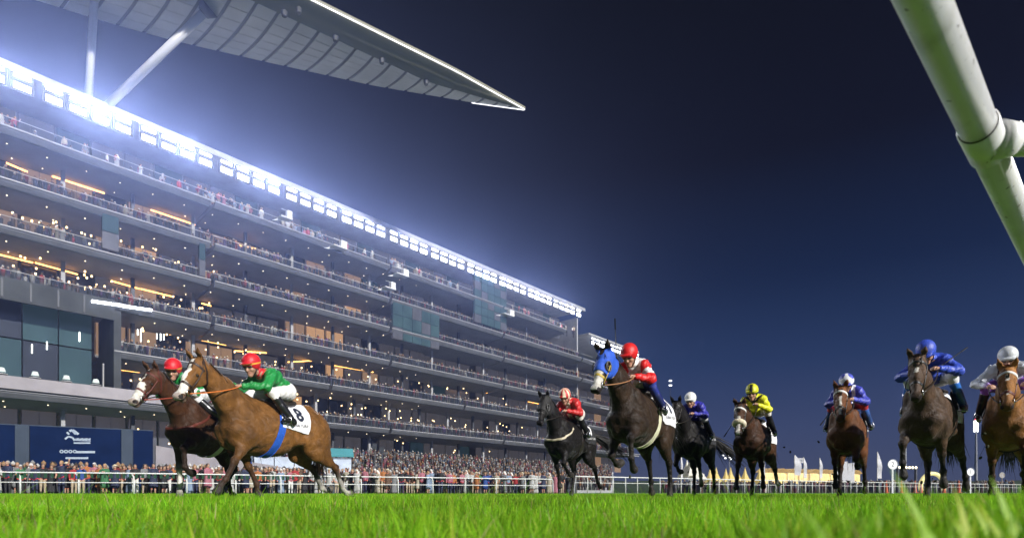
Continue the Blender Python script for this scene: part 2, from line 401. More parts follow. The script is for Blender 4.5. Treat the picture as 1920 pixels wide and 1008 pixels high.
dm = MB().tube([(0, 0, 0), (0, 0, -.05)], .055, 8).mesh('downlight'); gmesh = MB().box((0, 0, 0), (bay-.06, .03, 1.05)).mesh('glass_panel')
fr_mesh = MB().box((0, 0, .5), (bay-.22, .12, .06)).box((0, 0, -.5), (bay-.22, .12, .06)).box((-(bay-.3)/2, 0, 0), (.07, .12, .94)).box(((bay-.3)/2, 0, 0), (.07, .12, .94)).box((0, 0, 0), (.05, .12, .94)).mesh('window_frame')
nW = nC = nD = nG = 0
for li, (nm, z, a, b) in enumerate(levels):
    below = levels[li+1][1] if li < 5 else 3.0
    zb = below
    segs = []; s = a                      # the deck edge is cast in long pieces with a gap between them
    step = 27.0
    while s < b: segs.append((s, min(s+step-.5, b))); s += step
    for s0, s1 in segs:
        L = s1-s0; cx = (s0+s1)/2
        MB().box((cx, 7.0, z-.30), (L, 14.0, .42)).build('deck', SOFF, stand)
        f = MB().prism([(s0, -.05, z-.62), (s0, -.30, z-.20), (s0, -.30, z-.02), (s0, -.04, z-.02), (s0, -.04, z-.62)], (L, 0, 0)); f.build('fascia', FASC, stand)
        MB().box((cx, -.36, z+.03), (L, .16, .13)).build('edge_trim', PALE, stand)
        MB().box((cx, .25, z+1.22), (L, .07, .06)).build('handrail', CONC, stand)
        # raking underside of the next tier
        MB().prism([(s0, .1, z-.53), (s0, 5.0, z-1.05), (s0, 5.0, z-1.15), (s0, .1, z-.66)], (L, 0, 0)).build('soffit', SOFF, stand)
    nb = int((b-a)/bay)
    for i in range(nb):
        t = a+(i+.5)*bay
        if nG < 290 and t < 95: add('glass_panel', gmesh, GLASS, stand, loc=(t, .25, z+.62)); nG += 1
        # rooms below this deck
        top, bot = z-.9, zb+.2
        hall = nm == 'D' and t < t_of(212)
        if hall: continue
        if nW < 300:
            u = rs.random(); wm = ROOM[0] if u < .34 else ROOM[1] if u < .50 else ROOM[2] if u < .80 else ROOM[3] if u < .94 else ROOM[4]
            if nm in 'EF' and u < .4: wm = ROOM[2]
            if t > t_of(760) and u < .5: wm = ROOM[2]
            w = add('window', wmesh(wm), wm, stand, loc=(t, 5.2+(1.6 if (i//4) % 3 == 1 else 0), (top+bot)/2)); w.scale = (1, 1, top-bot); nW += 1
            if t < 60: f = add('window_frame', fr_mesh, DARK, w)
        if i % 2 == 0 and nC < 140: c_ = DARK if i % 4 else CONC; c = add('column', wmesh(c_, 'column', .36, .36), c_, stand, loc=(t-bay/2, 3.2, (top+bot)/2)); c.scale = (1, 1, top-bot); nC += 1
        if t < t_of(800) and nD < 295:
            add('downlight', dm, DOWN, stand, loc=(t+.4*rs.normal()*.2, 1.6, z-.80)); nD += 1
            if rs.random() < .35 and nD < 295: add('downlight', dm, DOWN, stand, loc=(t+1.2*rs.random(), 3.9, z-1.10)); nD += 1
pm_ = MB().tube([(0, 0, .09), (0, 0, -.09)], .09, 6).mesh('pendant_lamp'); WL_ = mat('pendant_glow', (1, .8, .5), .5, emit=2.4, ecol=(1, .66, .28))
for k in range(210):
    zt_, zb_, x_ = [(ZD, ZE, 0), (ZE, ZF, 0), (ZE, ZF, 0), (ZF, 3.0, 0), (ZB, ZC, 0), (ZC, ZD, 0)][k % 6]; x_ = rs.uniform(260, 1010) if k % 6 < 4 else rs.uniform(0, 420)
    t_ = t_of(x_)
    add('pendant_lamp', pm_, WL_, stand, loc=(t_, 2.2+2.4*rs.random(), zt_-1.35-(zt_-zb_-3.0)*rs.random()*.9))
# back of the building, end wall
MB().box(((T0+T1)/2, 14.3, 20.4), (T1-T0, .6, 40.6)).build('back_wall', CONC, stand)
MB().box(((T0+T1)/2, 6.9, 41.9), (T1-T0, 14.4, .5)).build('roof', CONC, stand)
MB().box((T1+.2, 8.0, 20.3), (.4, 12.0, 40.4)).build('end_wall', CONC, stand)
# top terrace: back wall and columns
for i in range(int((T1-T0)/bay)):
    t = T0+(i+.5)*bay; w_ = ROOM[2] if i % 3 else TEAL; w = add('terrace_window', wmesh(w_, 'terrace_window'), w_, stand, loc=(t, 6.4, 38.5)); w.scale = (1, 1, 4.6)
# concrete parapet with ribs on the left, tall glazed hall behind it
hx = t_of(212); zs0, zs1 = ysz(562), ysz(520)
MB().box(((T0+hx)/2, -.45, (zs0+zs1)/2), (hx-T0, .35, zs1-zs0)).build('parapet', HALLF, stand)
for i in range(int((hx-T0)/2.2)): MB().box((T0+1+i*2.2, -.68, (zs0+zs1)/2), (.16, .10, (zs1-zs0)*.8)).build('parapet_rib', DARK, stand)
for i in range(int((hx-T0)/3.0)):
    t = T0+(i+.5)*3.0
    for k in range(2):
        w_ = TEAL if (i+k) % 3 else ROOM[3]; w = add('hall_window', wmesh(w_, 'hall_window'), w_, stand, loc=(t, 2.2, 13.6+k*4.15)); w.scale = (.935, 1, 4.0)
MB().box((hx+.3, 2.6, 15.4), (.7, 6.0, 9.0)).build('hall_end_wall', HALLF, stand)
MB().box(((T0+hx+5)/2, -.5, ysz(716)), (hx+5-T0, .5, 1.25)).build('balcony_wall', mat('pale_concrete', (.27, .25, .27), .7, noise=.14, nscale=.8, bump=.1, bscale=3), stand)
for i in range(int((hx-T0-14)/2.6)):
    t = T0+16+i*2.6; tb = MB().tube([(0, 0, 0), (0, 0, .7)], .05, 6).tube([(0, 0, .7), (0, 0, .75)], .5, 12); tb.build('table', mat('table_cloth', (.5, .5, .5), .8), stand, loc=(t, .8, 11.0))
    MB().tube([(0, 0, .95), (0, 0, 1.35)], [.34, .22], 10).build('lamp_shade', mat('lamp_shade', (.55, .62, .60), .8, emit=.10, ecol=(.8, 1, .95)), stand, loc=(t, .8, 11.0))
# warm light strips seen in the rooms: (level ceiling row at left edge, x0, x1)
def strip(x0, y0, x1, y1, back, m, hgt=.13, name='light_strip'):
    ta, tb = t_of(x0, back), t_of(x1, back); P = ST0+NB*back
    za = CH+(HZ-y0)/F*(P.y+U.y*ta); zb_ = CH+(HZ-y1)/F*(P.y+U.y*tb)
    d = MB(); d.prism([(ta, back, za-hgt/2), (tb, back, zb_-hgt/2), (tb, back, zb_+hgt/2), (ta, back, za+hgt/2)], (0, .12, 0)); d.build(name, m, stand)
for q in ((0, 477, 62, 492), (66, 492, 146, 514), (209, 526, 262, 541), (264, 541, 326, 556), (12, 305, 52, 322), (98, 330, 196, 362), (283, 393, 366, 421), (218, 445, 262, 459), (378, 568, 396, 573), (378, 637, 424, 646),
          (440, 657, 500, 661), (540, 678, 598, 675), (625, 684, 700, 697), (0, 756, 90, 762), (132, 764, 170, 769), (318, 626, 370, 630), (215, 691, 262, 697), (102, 762, 116, 764), (870, 727, 896, 731), (905, 734, 925, 739), (990, 752, 1010, 756), (440, 458, 480, 466), (780, 650, 800, 654)):
    strip(*q, 4.5, LEDW)
strip(172, 564, 228, 572, -.75, LEDC, .26); strip(229, 573, 285, 581, -.75, LEDC, .26)
for x, y0, y1 in ((258, 617, 628), (264, 616, 640), (294, 625, 635), (301, 625, 638), (307, 626, 637), (149, 622, 640), (88, 640, 655), (60, 645, 662)):
    t = t_of(x, 2.0); P = ST0+NB*2.0; Y = P.y+U.y*t; za, zb_ = CH+(HZ-y0)/F*Y, CH+(HZ-y1)/F*Y
    MB().box((t, 2.0, (za+zb_)/2), (.10, .06, za-zb_)).build('tube_light', mat('led_soft', (1, 1, 1), .5, emit=1.6, ecol=(.9, 1, .92)), stand)
# teal stair towers that break the balconies
for x0, x1, z0, z1 in ((735, 822, 24.5, 30.3), (888, 948, 31.2, 40.3), (190, 222, 26.4, 30.2), (372, 384, 26.2, 30.2)):
    ta, tb = t_of(x0), t_of(x1); n = max(1, int((tb-ta)/1.7)); h = z1-z0
    for i in range(n):
        for k in range(max(1, int(h/1.5))):
            hh = h/max(1, int(h/1.5)); ww = (tb-ta)/n
            MB().box((ta+(i+.5)*ww, .02, z0+(k+.5)*hh), (ww-.08, .5, hh-.08)).build('stair_glass', TEAL if (i*7+k*3) % 4 else ROOM[2], stand)
# floodlights along the roof edge, each a frame with two lit banks
fm = MB()
for x in (-.88, .88): fm.box((x, .12, 0), (.08, .10, 1.7))
for zz in (-.84, .22, .84): fm.box((0, .18, zz), (1.68, .08, .07))
fmesh = fm.mesh('floodlight'); LV = [LAMP]+[mat('floodlight_lens_%s' % k_, (1, 1, 1), .5, emit=e_, ecol=c_) for k_, e_, c_ in (('dim', 1.3, (.90, .95, 1)), ('mid', 2.0, (1, .97, .9)), ('hot', 7, (.95, .97, 1)))]
def lbank(z, h, xs):
    q = MB(); n_ = 3
    for k_ in range(n_): q.box((xs*(k_-1)*.46, -.02, z), (.42, .16, h))
    return q.mesh('lamp_bank')
B1 = [lbank(.60, .30, 1) for _ in LV]; B2 = [lbank(-.40, .58, 1) for _ in LV]; bank1, bank2 = B1[0], B2[0]
i = 0; t = T0+1
while t < T1-1:
    f = add('floodlight', fmesh, DARK, stand, loc=(t, -.35, 40.45))
    k_ = (0, 0, 2, 0, 1, 3, 0, 2, 3, 0, 1)[(i*5) % 11]; add('lamp_bank', B1[k_], LV[k_], f); k_ = (0, 3, 0, 2, 0, 0, 1)[(i*3) % 7]; add('lamp_bank', B2[k_], LV[k_], f)
    t += 2.05 if i % 4 else 2.5
    i += 1
MB().box(((T0+T1)/2, -.1, 41.55), (T1-T0, .5, .22)).build('light_gantry', PALE, stand)
# the lower far wing with its own lights
ta, tb = T1+2, T1+26
wing = empty('grandstand_wing', ST0+U*ta, SRZ, 'lower far wing of the grandstand with its own row of lights', 'building')
for z in (30.4, 25.9, 20.7, 15.5, 10.0):
    MB().box((12, 7, z-.3), (24, 14, .5)).build('deck', SOFF, wing); MB().box((12, -.3, z+.02), (24, .2, .16)).build('edge_trim', PALE, wing)
    for i in range(7):
        w_ = ROOM[2] if (i % 3) else ROOM[0]; w = add('window', wmesh(w_), w_, wing, loc=(1.8+i*3.3, 5, z-2.8)); w.scale = (1, 1, 3.6)
MB().box((12, 14, 16), (24, .5, 32)).build('back_wall', CONC, wing); MB().box((12, 7, 36.9), (24, 14, .4)).build('roof', CONC, wing)
for i in range(11):
    f = add('floodlight', fmesh, DARK, wing, loc=(1.4+i*2.1, -.35, 35.3)); add('lamp_bank', bank1, LAMP, f); add('lamp_bank', bank2, LAMP, f)
# real lamps: the light of the floodlight row
def flood(t, z, W, size, back=-.45, tilt=24, sy=.12):
    d = bpy.data.lights.new('floodlight_beam', 'AREA'); d.shape = 'RECTANGLE'; d.size = size; d.size_y = sy; d.energy = W; d.color = (.90, .94, 1); d.spread = R(120)
    o = bpy.data.objects.new('floodlight_beam', d); COL.objects.link(o); p = ST0+U*t+NB*back; o.location = (p.x, p.y, z)
    v = -NB*math.cos(R(tilt))+Vector((0, 0, -math.sin(R(tilt)))); o.rotation_euler = v.to_track_quat('-Z', 'Y').to_euler(); return o
for t in (-20, 6, 32, 58, 84): flood(t, 41.37, FLOOD_W, 22)
for x, k in ((160, 1.1), (178, 1.1), (212, .5), (338, 1.1), (356, .9), (482, .8), (510, .5), (12, .7), (705, .6), (905, .6)): flood(t_of(x), 40.45, FLOOD_W*.22*k, 1.3, -.55, 24, 1.4)

# ------------------------------------------------------------------ roof wing above the stand
def roof_wing():
    lead = [Vector(p) for p in ((1.8, 79.7), (-3.2, 76.1), (-10.5, 70.8), (-22.8, 61.9), (-36, 52.4), (-50, 42.3))]
    rear = [Vector(p) for p in ((1.8, 79.7), (-5, 78.3), (-17.7, 75.0), (-29.6, 70.9), (-38.8, 67.6), (-45, 64.8), (-53, 60.5), (-66, 53))]
    def cur(P, s):
        L = [0]
        for a, b in zip(P, P[1:]): L.append(L[-1]+(b-a).length)
        d = s*L[-1]
        for i in range(len(P)-1):
            if d <= L[i+1]+1e-6: return P[i].lerp(P[i+1], (d-L[i])/(L[i+1]-L[i]))
        return P[-1]
    o = empty('roof_canopy', (0, 0, 0), 0, 'white pointed roof canopy reaching over the grandstand with a lit edge', 'roof')
    NS, NC = 30, 6; pm = mat('roof_panel', (.46, .46, .48), .45, noise=.10, nscale=.35, bump=.05, bscale=2); bk = mat('roof_joint', (.17, .17, .18), .7); lip = mat('roof_lip', (.20, .195, .15), .45, noise=.08, nscale=.5)
    def pt(s, c):                          # s along, c 0 (rear) .. 1 (lead)
        a, b = cur(rear, s), cur(lead, s); w = (b-a).length; q = a.lerp(b, c)
        return Vector((q.x, q.y, 52 - .10*w*math.sin(math.pi*c)*.55 + .02*w*c))
    def inner(s):
        w = (cur(lead, s)-cur(rear, s)).length; return max(.35, 1-min(2.6, w*.45)/max(w, .1)) if w > 0 else .5
    for i in range(NS):
        s0, s1 = (i/NS)**1.05+.004, ((i+1)/NS)**1.05
        for j in range(NC):
            c0, c1 = j/NC, (j+1)/NC; q = []
            for s, c in ((s0, c0), (s1, c0), (s1, c1), (s0, c1)): q.append(pt(s, c*inner(s)))
            ctr = sum(q, Vector())/4; q = [ctr+(p-ctr)*.955 for p in q]
            if (q[0]-q[2]).length < .25: continue
            n = (q[1]-q[0]).cross(q[3]-q[0]).normalized(); n = n if n.z > 0 else -n
            MB().prism(q, n*.12).build('panel', pm, o)
    V, Fq = [], []                          # skin behind the joints, upper skin and the lip
    for i in range(NS+1):
        s = (i/NS)**1.05
        for j in range(9):
            p = pt(s, j/8*inner(s)); V.append(p+Vector((0, 0, .16)))
    for i in range(NS):
        for j in range(8): Fq.append((i*9+j, i*9+j+1, i*9+10+j, i*9+9+j))
    add('joint_backing', mesh_np('joint_backing', [tuple(v) for v in V], Fq), bk, o)
    V, Fq = [], []
    for i in range(NS+1):
        s = (i/NS)**1.05; a, b = pt(s, inner(s)*.985), pt(s, 1); a.z += .02; b.z += .55*min(1, s*6)
        r0 = pt(s, 0); V += [a, b, b+Vector((0, 0, .45)), b.lerp(r0, .5)+Vector((0, 0, 2.0*min(1, s*3)+.3)), r0+Vector((0, 0, .2))]
    for i in range(NS):
        for j in range(4): Fq.append((i*5+j, i*5+j+1, i*5+6+j, i*5+5+j))
    me = mesh_np('lip', [tuple(v) for v in V], Fq); add('lip', me, lip, o)
    led = mat('roof_edge_light', (1, 1, 1), .5, emit=.8, ecol=(.95, .95, 1))
    pts = []
    for s in np.linspace(.002, 1, 40):
        b = pt(s, 1); b.z += .55*min(1, s*6)-.05; b += Vector((.04, -.06, 0)); pts.append(b)
    MB().tube(pts, .06, 6).build('edge_light', led, o)
    MB().tube([pt(s, 0)+Vector((0, 0, -.06)) for s in np.linspace(.002, .10, 12)], .05, 6).build('edge_light', led, o)
    for x, y in ((533, 24), (629, 71), (716, 113), (799, 153), (560, 18)):
        p = Vector(px(x, y, F*51.4/(HZ-y))); p.z -= .4; MB().tube([p+Vector((0, 0, .5)), p], [.34, .26], 10).build('spotlight', DARK, o)
    sm = mat('strut_paint', (.50, .50, .52), .4)
    MB().tube([(-44.3, 63.9, 41.9), (-32.6, 62.4, 51.2)], .42, 14).build('strut', sm, o, True); MB().tube([(-45.2, 62.6, 41.9), (-43.9, 61.7, 52.4)], .38, 14).build('strut', sm, o, True)
    MB().tube([(-32.9, 62.45, 51.0), (-32.2, 62.35, 51.6)], [.55, 1.1], 14).build('strut_head', DARK, o, True)
roof_wing()
# ------------------------------------------------------------------ horses
def V3(*a): return np.array(a, np.float64)

def dirv(a, s=0):
    a = R(a); d = V3(math.sin(a), s, -math.cos(a)); return d/np.linalg.norm(d)
WHITE = (.62, .59, .54)
LEATHER = lambda: mat('dark_leather', (.018, .013, .010), .45, noise=.3, nscale=30)
def coat(rough):
    nm = 'horse_coat_%d' % (rough*100)
    if nm in MATS: return MATS[nm]
    m = mat(nm, (1, 1, 1), rough, attr='Col', noise=.32, nscale=9, spec=.22); n, l = m.node_tree.nodes, m.node_tree.links; b = n['Principled BSDF']
    tc = n.new('ShaderNodeTexCoord'); mp = n.new('ShaderNodeMapping'); mp.inputs['Scale'].default_value = (26, 60, 15); l.new(tc.outputs['Object'], mp.inputs[0])
    h = n.new('ShaderNodeTexNoise'); h.inputs['Scale'].default_value = 1.0; h.inputs['Detail'].default_value = 9; h.inputs['Roughness'].default_value = .68; h.inputs['Distortion'].default_value = .8; l.new(mp.outputs[0], h.inputs['Vector'])
    v = n.new('ShaderNodeTexNoise'); v.inputs['Scale'].default_value = 6.5; v.inputs['Detail'].default_value = 3; v.inputs['Distortion'].default_value = 1.6; l.new(tc.outputs['Object'], v.inputs['Vector'])
    mx = n.new('ShaderNodeMath'); mx.operation = 'MULTIPLY_ADD'; mx.inputs[1].default_value = 1.8; l.new(v.outputs['Fac'], mx.inputs[0]); l.new(h.outputs['Fac'], mx.inputs[2])
    bp = n.new('ShaderNodeBump'); bp.inputs['Strength'].default_value = .55; bp.inputs['Distance'].default_value = .022; l.new(mx.outputs[0], bp.inputs['Height']); l.new(bp.outputs[0], b.inputs['Normal'])
    mr = n.new('ShaderNodeMapRange'); mr.inputs[1].default_value = .3; mr.inputs[2].default_value = .7; mr.inputs[3].default_value = rough-.12; mr.inputs[4].default_value = rough+.20; l.new(v.outputs['Fac'], mr.inputs[0]); l.new(mr.outputs[0], b.inputs['Roughness'])
    b.inputs['Sheen Weight'].default_value = .06; b.inputs['Sheen Roughness'].default_value = .4
    return m

def make_horse(loc, heading, label, P):
    """P: coat, points, pose angles, markings. Local axes: x forward, y to the horse's left, z up."""
    coatc, pts = P['coat'], P.get('points', (.012, .009, .008))
    dk = tuple(.75*x for x in coatc)
    b = Blob(P.get('vox', .0125))
    # --- trunk
    b.ell((.16, 0, 1.155), (.60, .29, .375), .05, coatc)
    b.ell((.52, 0, 1.15), (.33, .225, .345), .09, coatc)
    b.ell((-.26, 0, 1.255), (.48, .235, .255), .09, coatc)
    b.ell((-.58, 0, 1.29), (.36, .245, .27), .09, coatc)
    b.cone((.50, 0, 1.53), (.10, 0, 1.49), .055, .05, .12, coatc)
    b.cone((-.15, 0, 1.465), (-.60, 0, 1.53), .04, .045, .12, coatc)
    b.cone((-.60, 0, 1.50), (-.86, 0, 1.36), .07, .06, .1, coatc)
    for s in (-1, 1):
        b.ell((-.66, s*.125, 1.12), (.25, .135, .34), .08, coatc, [(.94, 0, .34), (0, 1, 0), (-.34, 0, .94)])
        b.ell((-.83, s*.10, 1.12), (.10, .10, .24), .07, coatc)
        b.ell((.53, s*.165, 1.22), (.135, .075, .33), .05, coatc, [(.88, 0, -.47), (0, 1, 0), (.47, 0, .88)])   # shoulder blade
        b.ell((.47, s*.185, 1.06), (.20, .07, .13), .05, coatc, [(.9, 0, .43), (0, 1, 0), (-.43, 0, .9)])       # triceps
        b.ell((.735, s*.12, 1.10), (.10, .085, .12), .05, coatc)
        b.ell((.70, s*.085, .98), (.11, .085, .12), .05, coatc)
        b.cone((-.20, s*.20, 1.02), (-.50, s*.13, 1.04), .06, .05, .08, coatc)
    # --- neck
    na, ny = R(P.get('neck', 28)), R(P.get('neck_yaw', 0)); L = P.get('neck_len', .80)
    B0 = V3(.58, 0, 1.30); nd = V3(math.cos(na)*math.cos(ny), math.cos(na)*math.sin(ny), math.sin(na))
    poll = B0 + L*nd; nup = V3(-math.sin(na)*math.cos(ny), -math.sin(na)*math.sin(ny), math.cos(na)); nl = np.cross(nup, nd)
    mid = B0 + .45*L*nd + .02*nup
    b.cone(B0-.12*nd+V3(0, 0, .0), mid, .265, .185, .08, coatc, (nl, .62))
    b.cone(mid, poll-.04*nup, .185, .118, .06, coatc, (nl, .6))
    b.cone(B0+V3(-.12, 0, .19), mid+.10*nup, .07, .06, .09, coatc, (nl, .7))
    b.cone(mid+.11*nup, poll+.02*nup, .06, .05, .06, coatc, (nl, .7))
    b.cone(B0+V3(.10, .06, -.16), mid-.10*nup+.03*nl, .075, .05, .05, coatc)
    b.cone(B0+V3(.10, -.06, -.16), mid-.10*nup-.03*nl, .075, .05, .05, coatc)
    # --- head
    hd, hy = R(P.get('head', 42)), R(P.get('head_yaw', P.get('neck_yaw', 0)))
    u = V3(math.cos(hd)*math.cos(hy), math.cos(hd)*math.sin(hy), -math.sin(hd)); n = V3(math.sin(hd)*math.cos(hy), math.sin(hd)*math.sin(hy), math.cos(hd)); l = np.cross(n, u)
    H = lambda a, c=0, e=0: poll + a*u + c*n + e*l       # along the face, up off the face, to its left
    rot = [u, l, n]
    mz = P.get('muzzle', tuple(.4*x for x in coatc))
    b.ell(H(.06, -.005), (.125, .088, .105), .05, coatc, rot)
    b.cone(H(.03, -.02), H(.26, .005), .098, .082, .04, coatc, (l, .82))
    b.cone(H(.22, .012), H(.50, -.018), .080, .058, .04, coatc, (l, .74))
    for s in (-1, 1):
        b.ell(H(.15, -.075, s*.038), (.125, .036, .092), .03, coatc, rot)         # jowl
        b.ell(H(.185, .035, s*.072), (.055, .024, .032), .02, coatc, rot)         # brow
        b.cone(H(.22, -.005, s*.070), H(.40, -.012, s*.048), .014, .010, .025, coatc)
        b.ell(H(.525, -.004, s*.040), (.048, .026, .038), .02, mz, rot)           # nostril rim
        b.ell(H(.545, .004, s*.058), (.030, .020, .024), .010, None, rot, True)
        b.ell(H(.20, .012, s*.094), (.026, .018, .020), .008, None, rot, True)    # eye socket
        e0 = H(-.005, .075, s*.055); ed = P.get('ear', .35)
        e1 = e0 + .165*(n*.90 - u*ed + l*s*.26)/np.linalg.norm(n*.90 - u*ed + l*s*.26)
        b.cone(e0-.02*n, e0*.5+e1*.5, .030, .034, .02, coatc, (u, .62)); b.cone(e0*.5+e1*.5, e1, .034, .006, .01, dk, (u, .62))
        b.ell(e0*.52+e1*.48+u*.026, (.016, .016, .05), .006, None, [u, l, n], True)
    b.cone(H(.30, -.075), H(.50, -.070), .038, .034, .03, mz, (l, .9))             # lower jaw
    b.ell(H(.535, -.018), (.045, .056, .052), .03, mz, rot)
    b.ell(H(.525, -.078), (.034, .036, .024), .015, mz, rot)                      # chin
    b.cone(H(.56, -.052, .06), H(.56, -.052, -.06), .008, .008, .006, None, None, True)
    # --- legs
    hoofs = []; ls = P.get('ls', .95)
    socks = P.get('socks', {})
    def sock(leg): return WHITE if leg in socks else pts
    for leg, s in (('FL', 1), ('FR', -1)):
        a1, a2, a3, a4, sp = P[leg]
        E = V3(.50+.10*math.sin(R(a1)), s*.165, .97+.03*abs(math.sin(R(a1)))); K = E + ls*.40*dirv(a1, sp*s)
        T = K + ls*.29*dirv(a2, sp*s*.6); C = T + ls*.115*dirv(a3); Z = C + .085*dirv(a4)
        b.cone(V3(.70, s*.14, 1.10), E+V3(0, 0, .03), .11, .11, .06, coatc)
        b.cone(E+V3(.02, 0, .02), E*.45+K*.55, .122, .064, .08, coatc, (YA, .76))
        f = (K-E)/np.linalg.norm(K-E); fn = V3(-f[2], 0, f[0]); fn = fn if fn[0] > 0 else -fn
        b.ell(E*.72+K*.28+fn*.045, (.05, .045, .14), .04, coatc, [fn, V3(0, 1, 0), f])
        b.cone(E*.45+K*.55, K, .060, .046, .04, pts if P.get('dark_fore') else dk)
        b.ell(K, (.052, .046, .058), .025, pts)
        b.cone(K, T, .037, .031, .03, sock(leg) if socks.get(leg, 0) > 1 else pts)
        if leg in socks: b.cone(K*.35+T*.65, T, .034, .034, .01, WHITE)
        g = (T-K)/np.linalg.norm(T-K); gn = V3(-g[2], 0, g[0]); gn = gn if gn[0] < 0 else -gn
        b.cone(K*.8+T*.2+gn*.026, T+gn*.012, .014, .016, .015, sock(leg))           # tendon
        b.ell(T, (.042, .040, .044), .02, sock(leg))
        b.cone(T, C, .033, .036, .02, sock(leg))
        b.cone(C, Z, .042, .060, .008, (.10, .085, .07) if leg in socks else (.035, .03, .026), (YA, .9))
        hoofs.append(Z[2]-.055)
    for leg, s in (('HL', 1), ('HR', -1)):
        a1, a2, a3, a4, a5, sp = P[leg]
        Hp = V3(-.58, s*.125, 1.20); St = Hp + .34*dirv(a1, .12*s); Hk = St + ls*.43*dirv(a2, sp*s)
        T = Hk + ls*.38*dirv(a3, sp*s*.5); C = T + ls*.115*dirv(a4); Z = C + .085*dirv(a5)
        b.cone(Hp, St, .17, .115, .10, coatc, (YA, .7))
        b.cone(V3(-.76, s*.125, 1.14), St*.45+Hk*.55, .115, .065, .10, coatc, (YA, .75))
        b.cone(St, St*.4+Hk*.6, .11, .062, .07, coatc, (YA, .72))
        b.cone(St*.4+Hk*.6, Hk, .058, .044, .04, dk)
        g = (T-Hk)/np.linalg.norm(T-Hk); gn = V3(-g[2], 0, g[0]); gn = gn if gn[0] < 0 else -gn
        b.cone(St*.3+Hk*.7+gn*.045, Hk+gn*.05-.01*g, .016, .024, .02, pts)          # point of hock
        b.ell(Hk, (.056, .044, .062), .03, pts)
        b.cone(Hk, T, .041, .032, .03, pts)
        if leg in socks: b.cone(Hk*.45+T*.55, T, .035, .034, .01, WHITE)
        b.cone(Hk*.85+T*.15+gn*.028, T+gn*.012, .016, .016, .015, pts if leg not in socks else WHITE)
        b.ell(T, (.043, .041, .045), .02, sock(leg))
        b.cone(T, C, .033, .036, .02, sock(leg))
        b.cone(C, Z, .042, .058, .008, (.10, .085, .07) if leg in socks else (.035, .03, .026), (YA, .9))
        hoofs.append(Z[2]-.055)
    b.wob = lambda p: .0028*np.sin(p[:, 0]*31+p[:, 2]*17)*np.sin(p[:, 2]*23-p[:, 0]*9+p[:, 1]*13) + .0016*np.sin(p[:, 0]*57-p[:, 2]*49)
    blz = P.get('blaze')                                    # list of (u0, u1, halfwidth)
    rs = np.random.default_rng(abs(hash(label)) % 99 if False else len(label))
    def paint(V, c):
        q = V - poll; a, h, e = q @ u, q @ n, q @ l
        jag = .006*np.sin(a*60)+.004*np.sin(a*133+1)
        for u0, u1, w, hmin in (blz or []):
            m = (a > u0+jag) & (a < u1+jag) & (np.abs(e+jag*.6) < w) & (h > hmin) & (np.abs(e) < .12)
            c[m] = WHITE
        m = (np.abs(e) < .1) & (a > .49) & (a < .62) & (h < .08) & (h > -.13)
        if P.get('pink'): c[m & (a > .515)] = c[m & (a > .515)]*.35+np.array((.30, .20, .17))*.65
        for s in (-1, 1):
            d = np.linalg.norm(V-H(.548, .004, s*.056), axis=1); c[d < .030] = (.012, .008, .008)
        c[(np.abs(h+.054) < .010) & (a > .44) & (np.abs(e) < .09)] = (.014, .010, .009)
        # darker along the spine and paler inside the flank, as coats are
        r = .85+.3*np.sin(V[:, 0]*3.1+V[:, 2]*2.0)*np.sin(V[:, 2]*4.3+V[:, 1]*2)**2
        return c*np.clip(r, .7, 1.15)[:, None]
    me = b.mesh('body', paint, .014)
    dz = -min(hoofs) + P.get('lift', 0)
    loc = Vector((loc[0], loc[1], dz)); rz = math.atan2(heading[1], heading[0])
    root = empty('horse', loc, rz, label, 'horse', 'racehorses in the race')
    body = add('body', me, coat(P.get('rough', .48)), root)
    info = dict(root=root, H=H, u=u, n=n, l=l, poll=poll, me=me, dz=dz, rz=rz, loc=loc, nd=nd, nup=nup, B0=B0, mid=mid)
    for s in (-1, 1):
        bm = bmesh.new(); bmesh.ops.create_uvsphere(bm, u_segments=12, v_segments=8, radius=.022); q = bpy.data.meshes.new('eye'); bm.to_mesh(q); bm.free()
        q.polygons.foreach_set('use_smooth', np.ones(len(q.polygons), bool))
        add('eye', q, mat('horse_eye', (.012, .007, .004), .08, coat=.6), root, loc=Vector(H(.20, .008, s*.080)))
    # mane and tail: tapering locks of hair
    hair = mat('horse_hair', (.01, .008, .007), .5, noise=.4, nscale=20) if P.get('hair') is None else mat('horse_hair_brown', P['hair'], .5, noise=.4, nscale=20)
    mb = MB(); rr = np.random.default_rng(len(label)*7+3)
    for i in range(54):
        t = i/53; p0 = (1-t)*(B0+V3(-.10, 0, .26)) + t*(poll+.075*n-.01*u)
        if t > .2: p0 = (1-(t-.2)/.8)*(mid+.155*nup-.20*nd) + (t-.2)/.8*(poll+.085*nup)
        sd = 1 if rr.random() < .6 else -1; ln = .10+.07*rr.random()
        p1 = p0 + ln*.5*(nup*.5+nl*sd*.5-nd*.5); p2 = p1 + ln*(nl*sd*.5-nup*.45-nd*.55)
        mb.tube([p0-.03*nup, p1, p2], [.016, .012, .002], 4)
    for i in range(10):
        e0 = poll+.085*n-.01*u+.02*rr.normal()*l; mb.tube([e0, e0+.06*u+.03*n, e0+(.14+.05*rr.random())*u+.015*n+.02*rr.normal()*l], [.012, .01, .002], 4)
    mb.build('mane', hair, root, True, kind='stuff')
    ta = P.get('tail', (35, 0)); mb = MB(); d0 = V3(-.86, 0, 1.40)
